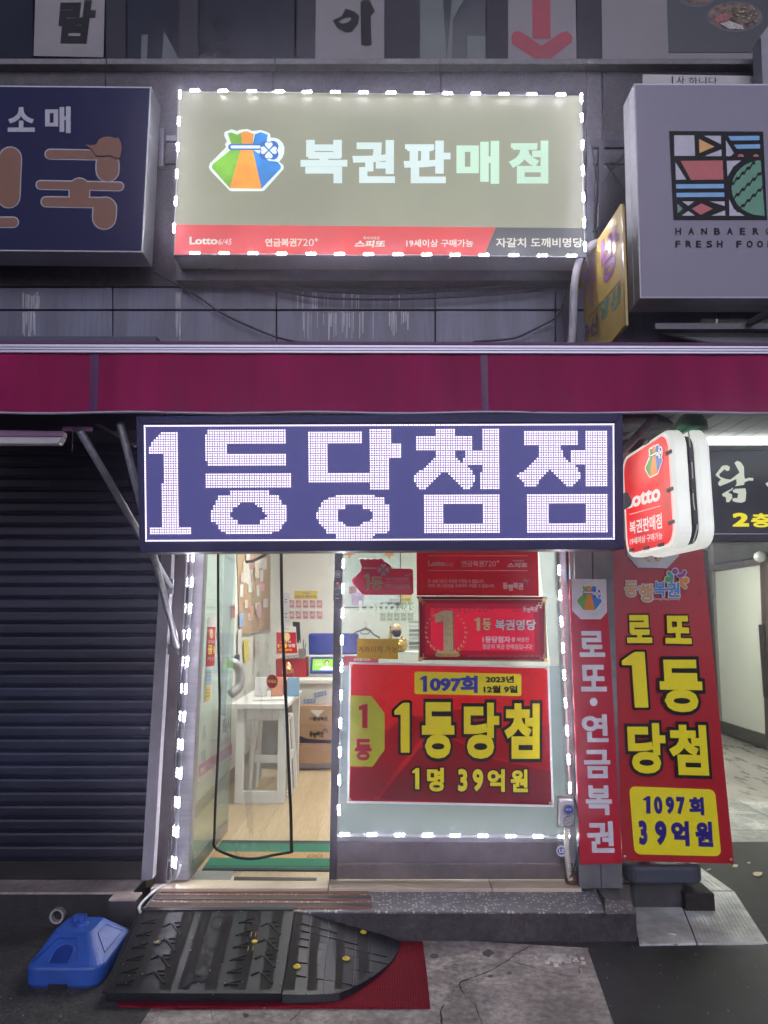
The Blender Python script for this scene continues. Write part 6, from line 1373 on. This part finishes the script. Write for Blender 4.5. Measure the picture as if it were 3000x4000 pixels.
# low lip round the straight plate
def strip(S, pts, w, th, m, name, parent, off=0.):
    b = MB()
    for (a, c) in zip(pts, pts[1:]):
        p, q = S.at(*a, off), S.at(*c, off); d = (q-p).normalized(); s_ = d.cross(S.n)*w/2
        b.prism([p-s_, q-s_, q+s_, p+s_], S.n*th)
    return b.build(name, m, parent)
strip(S_R, [(410,3880),(549,3556),(1148,3552)], .022, .006, rubber, 'edge_lip', rp); strip(S_R, [(414,3879),(1098,3880)], .022, .007, rubber, 'edge_lip', rp)
tape = M('dirty_band', (.026,.023,.021), spec=.16, rough=.75, var=.3, scale=40, bump=.2, stain=.3)
def bandq(u0, u1, v0=.03, v1=.97, sl=0.0): return [bil(RQ,u0+sl,v0), bil(RQ,u1+sl,v0), bil(RQ,u1,v1), bil(RQ,u0,v1)]
for u0, u1 in ((.07,.18),(.285,.36),(.40,.47),(.55,.62),(.70,.79),(.865,.935)):
    polys(S_R, [bandq(u0,u1)], tape, 'grip_band', rp, .0012+.0002*u0)
edge_m = M('raised_rubber', (.017,.018,.021), spec=.12, rough=.5, var=.2, bump=.05)
def rib(a, c, w=.009, th=.005, m=None): strip(S_R, [bil(RQ,*a), bil(RQ,*c)], w, th, m or edge_m, 'raised_rib', rp)
for u0 in (.04, .66):
    for k in range(6):
        v = .12+k*.145; rib((u0, v+.05), (u0+.09, v-.01)); rib((u0+.03, v+.045), (u0+.085, v+.045), .006)
for u0 in (.24, .86):
    for k in range(4):
        v = .18+k*.19; rib((u0, v), (u0+.075, v+.13)); rib((u0+.01, v-.02), (u0+.05, v-.02), .007); rib((u0-.055, v+.03), (u0-.015, v-.01), .008); rib((u0+.02, v+.03), (u0+.06, v+.03), .007)
# big raised letters down the plate (C U R B)
for i, ch in enumerate('CUR'):
    v0 = .06+i*.23; q = [bil(RQ,.475,v0), bil(RQ,.56,v0), bil(RQ,.56,v0+.20), bil(RQ,.475,v0+.20)]
    T(S_R, ch, q, edge_m, rp, off=.0025, fat=.02, name='raised_letter')
q = [bil(RQ,.44,.76), bil(RQ,.56,.76), bil(RQ,.54,.92), bil(RQ,.42,.92)]
T(S_R, 'P', q, edge_m, rp, off=.004, fat=.02, name='raised_letter')
T(S_R, 'KRS', [bil(RQ,.75,.915),bil(RQ,.83,.915),bil(RQ,.82,.965),bil(RQ,.745,.965)], edge_m, rp, off=.004, fat=.02, name='raised_letter')
T(S_R, '-용:70', [bil(RQ,.17,.915),bil(RQ,.27,.915),bil(RQ,.265,.965),bil(RQ,.16,.965)], edge_m, rp, off=.004, fat=.02, name='raised_letter')
ypaint = M('yellow_wear', (.42,.33,.06), rough=.6, var=.5, scale=80)
for v in (.28,.45):
    for du in (-.010, .018): rib((.765+du, v), (.765+du, v+.05), .003, .0057, ypaint)
bolt_y = M('bolt_yellow', (.72,.52,.04), rough=.4, var=.15)
c = S_R.at(617,3680,.0); MB().lathe(c, [(.014,-.004),(.022,.0015),(.022,.003),(.012,.003)], 16).build('bolt_hole', black_p, rp); MB().lathe(c, [(.009,.003),(.005,.006)], 10).build('bolt', bolt_y, rp)
c = S_R.at(995,3679,.0); MB().lathe(c, [(.014,.0),(.014,.004),(.006,.007)], 14).build('bolt', bolt_y, rp)
# corner wedge with round front
WZ = lambda px, py: None
corner = [(1103,3884,.042),(1190,3886,.040),(1318,3882,.038),(1392,3852,.033),(1470,3806,.026),(1530,3754,.020),(1560,3705,.016),(1564,3680,.015)]
near = [G(x,y,z) for x,y,z in corner]
far = [Vector((FR.x+.004, 3.775, ZT0)), Vector((P(1318,3603,3.775).x, 3.775, P(1318,3603,3.775).z)), Vector((P(1478,3636,3.775).x, 3.775, P(1478,3636,3.775).z))]
tip = near[-1]
b = MB(); n = len(near); far_full = [far[0].lerp(tip, t_) for t_ in [i/(n-1) for i in range(n)]]
far_full = []
for i in range(n):
    t_ = i/(n-1); far_full.append(Vector((FR.x+.004+(tip.x-FR.x)*t_, 3.775+(tip.y-3.775)*max(0,t_-.9)*10, ZT0+(tip.z-ZT0)*t_)))
def on_wedge(u, v):
    f = u*(n-1); i = min(int(f), n-2); f -= i
    a = far_full[i].lerp(far_full[i+1], f); c_ = near[i].lerp(near[i+1], f); return a.lerp(c_, v)
rows = [[on_wedge(i/20, j/10) for j in range(11)] for i in range(21)]
b.loft(rows, False, False)
lo = [[Vector((r[-1].x, r[-1].y, r[-1].z)) for r in rows], [Vector((r[-1].x*1.002, r[-1].y-.008, .013)) for r in rows]]
b.loft(lo, False, False); b.loft([[r[0] for r in rows], [Vector((r[0].x, r[0].y, .013)) for r in rows]], False, False)
b.build('corner_wedge', rubber, rp, smooth=False)
def line_on(pts, r, m, name): return MB().tube([on_wedge(u,v)+Vector((0,0,.001)) for u, v in pts], r, 6).build(name, m, rp)
# project pixel onto wedge roughly: ribs in plan
def wedge_px(px, py):
    best = None
    for i in range(41):
        for j in range(21):
            p = on_wedge(i/40, j/20); d = p-O; c_, s_ = math.cos(PITCH), math.sin(PITCH)
            yy2 = d.y*c_+d.z*s_; zz2 = -d.y*s_+d.z*c_; x_, y_ = 1500+FPX*d.x/yy2, 2000-FPX*zz2/yy2
            e = (x_-px)**2+(y_-py)**2
            if best is None or e < best[0]: best = (e, i/40, j/20)
    return best[1], best[2]
def wline(a, c, r, m, name, k=8):
    p, q = on_wedge(*wedge_px(*a)), on_wedge(*wedge_px(*c)); MB().tube([p+Vector((0,0,.003)), p.lerp(q,.5)+Vector((0,0,.0035)), q+Vector((0,0,.003))], r, 6).build(name, m, rp)
for a, c in (((1288,3592),(1268,3886)),((1388,3622),(1382,3866)),((1450,3642),(1450,3826)),((1515,3662),(1520,3766)),((1220,3574),(1190,3882)),
             ((1180,3612),(1316,3644)),((1176,3634),(1400,3688)),((1172,3667),(1510,3742)),((1166,3703),(1515,3766)),((1160,3755),(1460,3800)),((1150,3812),(1390,3852))):
    wline(a, c, .0028, black_p, 'groove_rib')
for (x0,y0,x1,y1,x2,y2,x3,y3) in ((1147,3560,1182,3566,1148,3868,1110,3868),(1222,3580,1258,3590,1232,3870,1196,3868),(1318,3606,1350,3615,1342,3862,1304,3868),(1398,3628,1436,3638,1436,3820,1396,3836)):
    b = MB(); L0, L1 = [on_wedge(*wedge_px(x0+(x3-x0)*i/4, y0+(y3-y0)*i/4)) for i in range(5)], [on_wedge(*wedge_px(x1+(x2-x1)*i/4, y1+(y2-y1)*i/4)) for i in range(5)]
    b.loft([[p_+Vector((0,0,.0022)) for p_ in L0], [p_+Vector((0,0,.0022)) for p_ in L1]], False, False); b.build('grip_band', tape, rp)
for x, y in ((1155,3778),(1352,3749),(1415,3643)):
    p = on_wedge(*wedge_px(x,y)); MB().lathe(p, [(.017,.0),(.018,.004),(.012,.008),(.009,.007),(.008,.011),(.001,.012)], 18).build('bolt', bolt_y, rp, smooth=False)
# blue water-filled stand base
bb_m = M('blue_plastic_base', (.03,.10,.42), rough=.42, var=.15, scale=12, bump=.12, bscale=90, stain=.3)
ub = thing('blue_base', 'faded blue plastic water-filled parasol base left of the ramp', 'base', (-1.4,3.5,0))
c0 = Vector((0,0,0))
def corners(lst, z): return [G(x,y,z) for x,y in lst]
def bevel_ring(pts, z, r=.05, n=4):
    out = []; m_ = len(pts)
    for i in range(m_):
        p, a, c_ = pts[i], pts[i-1], pts[(i+1)%m_]
        da, dc = (a-p).normalized(), (c_-p).normalized()
        for k in range(n+1):
            t_ = k/n; q1, q2 = p+da*r*(1-t_)**1.0, p+dc*r*t_
            out.append(p+da*r*(1-t_)**2+dc*r*t_**2)
    for o_ in out: o_.z = z
    return out
zb1 = .115
base4 = corners([(100,3880),(425,3880),(505,3630),(205,3650)], 0)
# shift rear corners: footprint built on the ground, upper rim, sloped shoulders, flat top
xA, xB, yF, yB, z0_, tz = -1.575, -1.235, 3.33, 3.745, .09, .168
def R4(x0,x1,y0,y1): return [Vector((x0,y0,0)),Vector((x1,y0,0)),Vector((x1,y1,0)),Vector((x0,y1,0))]
rings = []
for dz, ins, r in ((.0,.012,.06),(.015,.002,.07),(z0_-.012,.0,.07),(z0_-.003,.003,.07),(z0_+.003,.012,.065)): rings.append(bevel_ring(R4(xA+ins, xB-ins, yF+ins, yB-ins), dz, r, 6))
rings.append(bevel_ring(R4(-1.528,-1.34,3.475,3.665), tz-.007, .035, 6)); rings.append(bevel_ring(R4(-1.52,-1.35,3.485,3.655), tz, .03, 6))
MB().loft(rings, True).build('tank', bb_m, ub, smooth=False, bevel=.004)
MB().lathe((-1.423, 3.575, tz), [(.027,0),(.025,.010),(.019,.012),(.018,.040),(.013,.041),(.012,.02)], 18).build('pole_socket', bb_m, ub); MB().lathe((-1.468, 3.625, tz), [(.024,0),(.024,.016),(.021,.019),(.001,.019)], 18).build('filler_cap', bb_m, ub)
deep = M('deep_blue', (.006,.03,.2), rough=.5)
zs, ze, ys, ye = z0_+.003, tz-.007, yF+.012, 3.475
n1 = Vector((0, -(ze-zs), ye-ys)).normalized()
def on_front(px_, s): return Vector((px_, ys+s*(ye-ys), zs+s*(ze-zs)))
x0_, x1_ = -1.475, -1.385
arch = [on_front(x1_, .06)]+[on_front((x0_+x1_)/2+(x1_-x0_)/2*math.cos(a), .38+.30*math.sin(a)) for a in [math.pi*k/8 for k in range(9)]]+[on_front(x0_, .06)]
MB().tube([p+n1*.003 for p in arch], .0045, 6).build('arch_rim', bb_m, ub, smooth=True)
MB().poly([p+n1*.0022 for p in arch]).build('arch_shade', deep, ub)  # flat patch; the recess's shade is put into its darker blue
for a, c in (((-1.545,.10),(-1.487,.86)),((-1.487,.88),(-1.40,.88)),((-1.40,.86),(-1.345,.12))): MB().tube([on_front(*a)+n1*.0008, on_front(*c)+n1*.0008], .0018, 6).build('panel_rib', deep, ub)
MB().box(-1.46, -1.38, yF-.003, yF+.03, .0, .022).build('notch_shade', black_p, ub)  # black block standing for the shade inside the notch
def on_side(y, s): return Vector((xB-.012+s*(-1.34-xB+.012), y+(3.57-y)*s*.25, zs+s*(ze-zs)))
SRt = [on_side(3.43,.15), on_side(3.50,.85), on_side(3.62,.85), on_side(3.66,.15)]
MB().tube([p+Vector((.001,0,.002)) for p in SRt+SRt[:1]], .0018, 6).build('panel_rib', deep, ub)
# litter
litter = [(2762,3399,2775,3395,'cigarette butt lying on the grooved tiles by the banner'), (2605,3645,2640,3652,'white cigarette butt on the grooved tiles near the front edge')]
for x0,y0,x1,y1,lab in litter:
    o = MB().tube([G(x0,y0,.018), G(x1,y1,.018)], .004, 8).build('cigarette_butt', wht, smooth=True); tag(o, lab, 'cigarette butt')
for i, (x,y,r,lab) in enumerate(((2872,3382,16,'small curled leaf beside the banner eyelet'),(2960,3413,24,'largest pale leaf on the dark mat'),(2925,3370,10,'tiny leaf scrap beyond the largest leaf'),(2640,3690,9,'yellowish leaf scrap at the tile edge'))):
    b = MB().prism([G(x+r*random.uniform(.5,1)*math.cos(a*.8), y+r*.5*random.uniform(.6,1)*math.sin(a*.8), .0165+random.uniform(0,.004)) for a in range(8)], (0,0,-.0015)); o = b.build('leaf', M('dry_leaf', (.5,.42,.28), rough=.8, var=.2)); tag(o, lab, 'leaf')
b = MB()
for i in range(60):
    a, r = random.uniform(0,6.28), abs(random.gauss(0,.05)); c = G(2190,3750,0)+Vector((r*math.cos(a), r*.7*math.sin(a), 0)); s_ = random.uniform(.004,.011)
    b.box(c.x-s_,c.x+s_,c.y-s_*.7,c.y+s_*.7,.003,.003+s_*1.1)
o = b.build('gravel', M('gravel', (.55,.52,.47), rough=.9, var=.4), kind='stuff')
b = MB()
for i in range(110):
    c = G(random.uniform(-100,3100), random.uniform(3700,4080), 0); s_ = random.uniform(.001,.003); b.box(c.x-s_,c.x+s_,c.y-s_*.7,c.y+s_*.7,.010,.0105+s_*.8)
for i in range(40):
    p = S_R.at(*bil(RQ, random.random(), random.random()), .002); s_ = random.uniform(.001,.003); b.box(p.x-s_,p.x+s_,p.y-s_,p.y+s_,p.z,p.z+s_)
b.build('grit', M('grit', (.36,.34,.31), rough=.9), kind='stuff')
# haze added to imitate lens glare and LED halos: one closed box of even air round camera, ground and everything
hb_ = MB().box(-70, 70, -70, 70, -1.3, 9); hm_ = bpy.data.materials.new('haze'); hm_.use_nodes = True; nt = hm_.node_tree
nt.nodes.remove(nt.nodes['Principled BSDF']); pv_ = nt.nodes.new('ShaderNodeVolumePrincipled')
pv_.inputs['Density'].default_value = .027; pv_.inputs['Anisotropy'].default_value = .94; pv_.inputs['Color'].default_value = (.84, .80, 1, 1)
nt.links.new(pv_.outputs[0], nt.nodes['Material Output'].inputs['Volume']); hb_.build('haze', hm_, kind='stuff')
for o in bpy.data.objects:
    if '_w' in o: del o['_w']
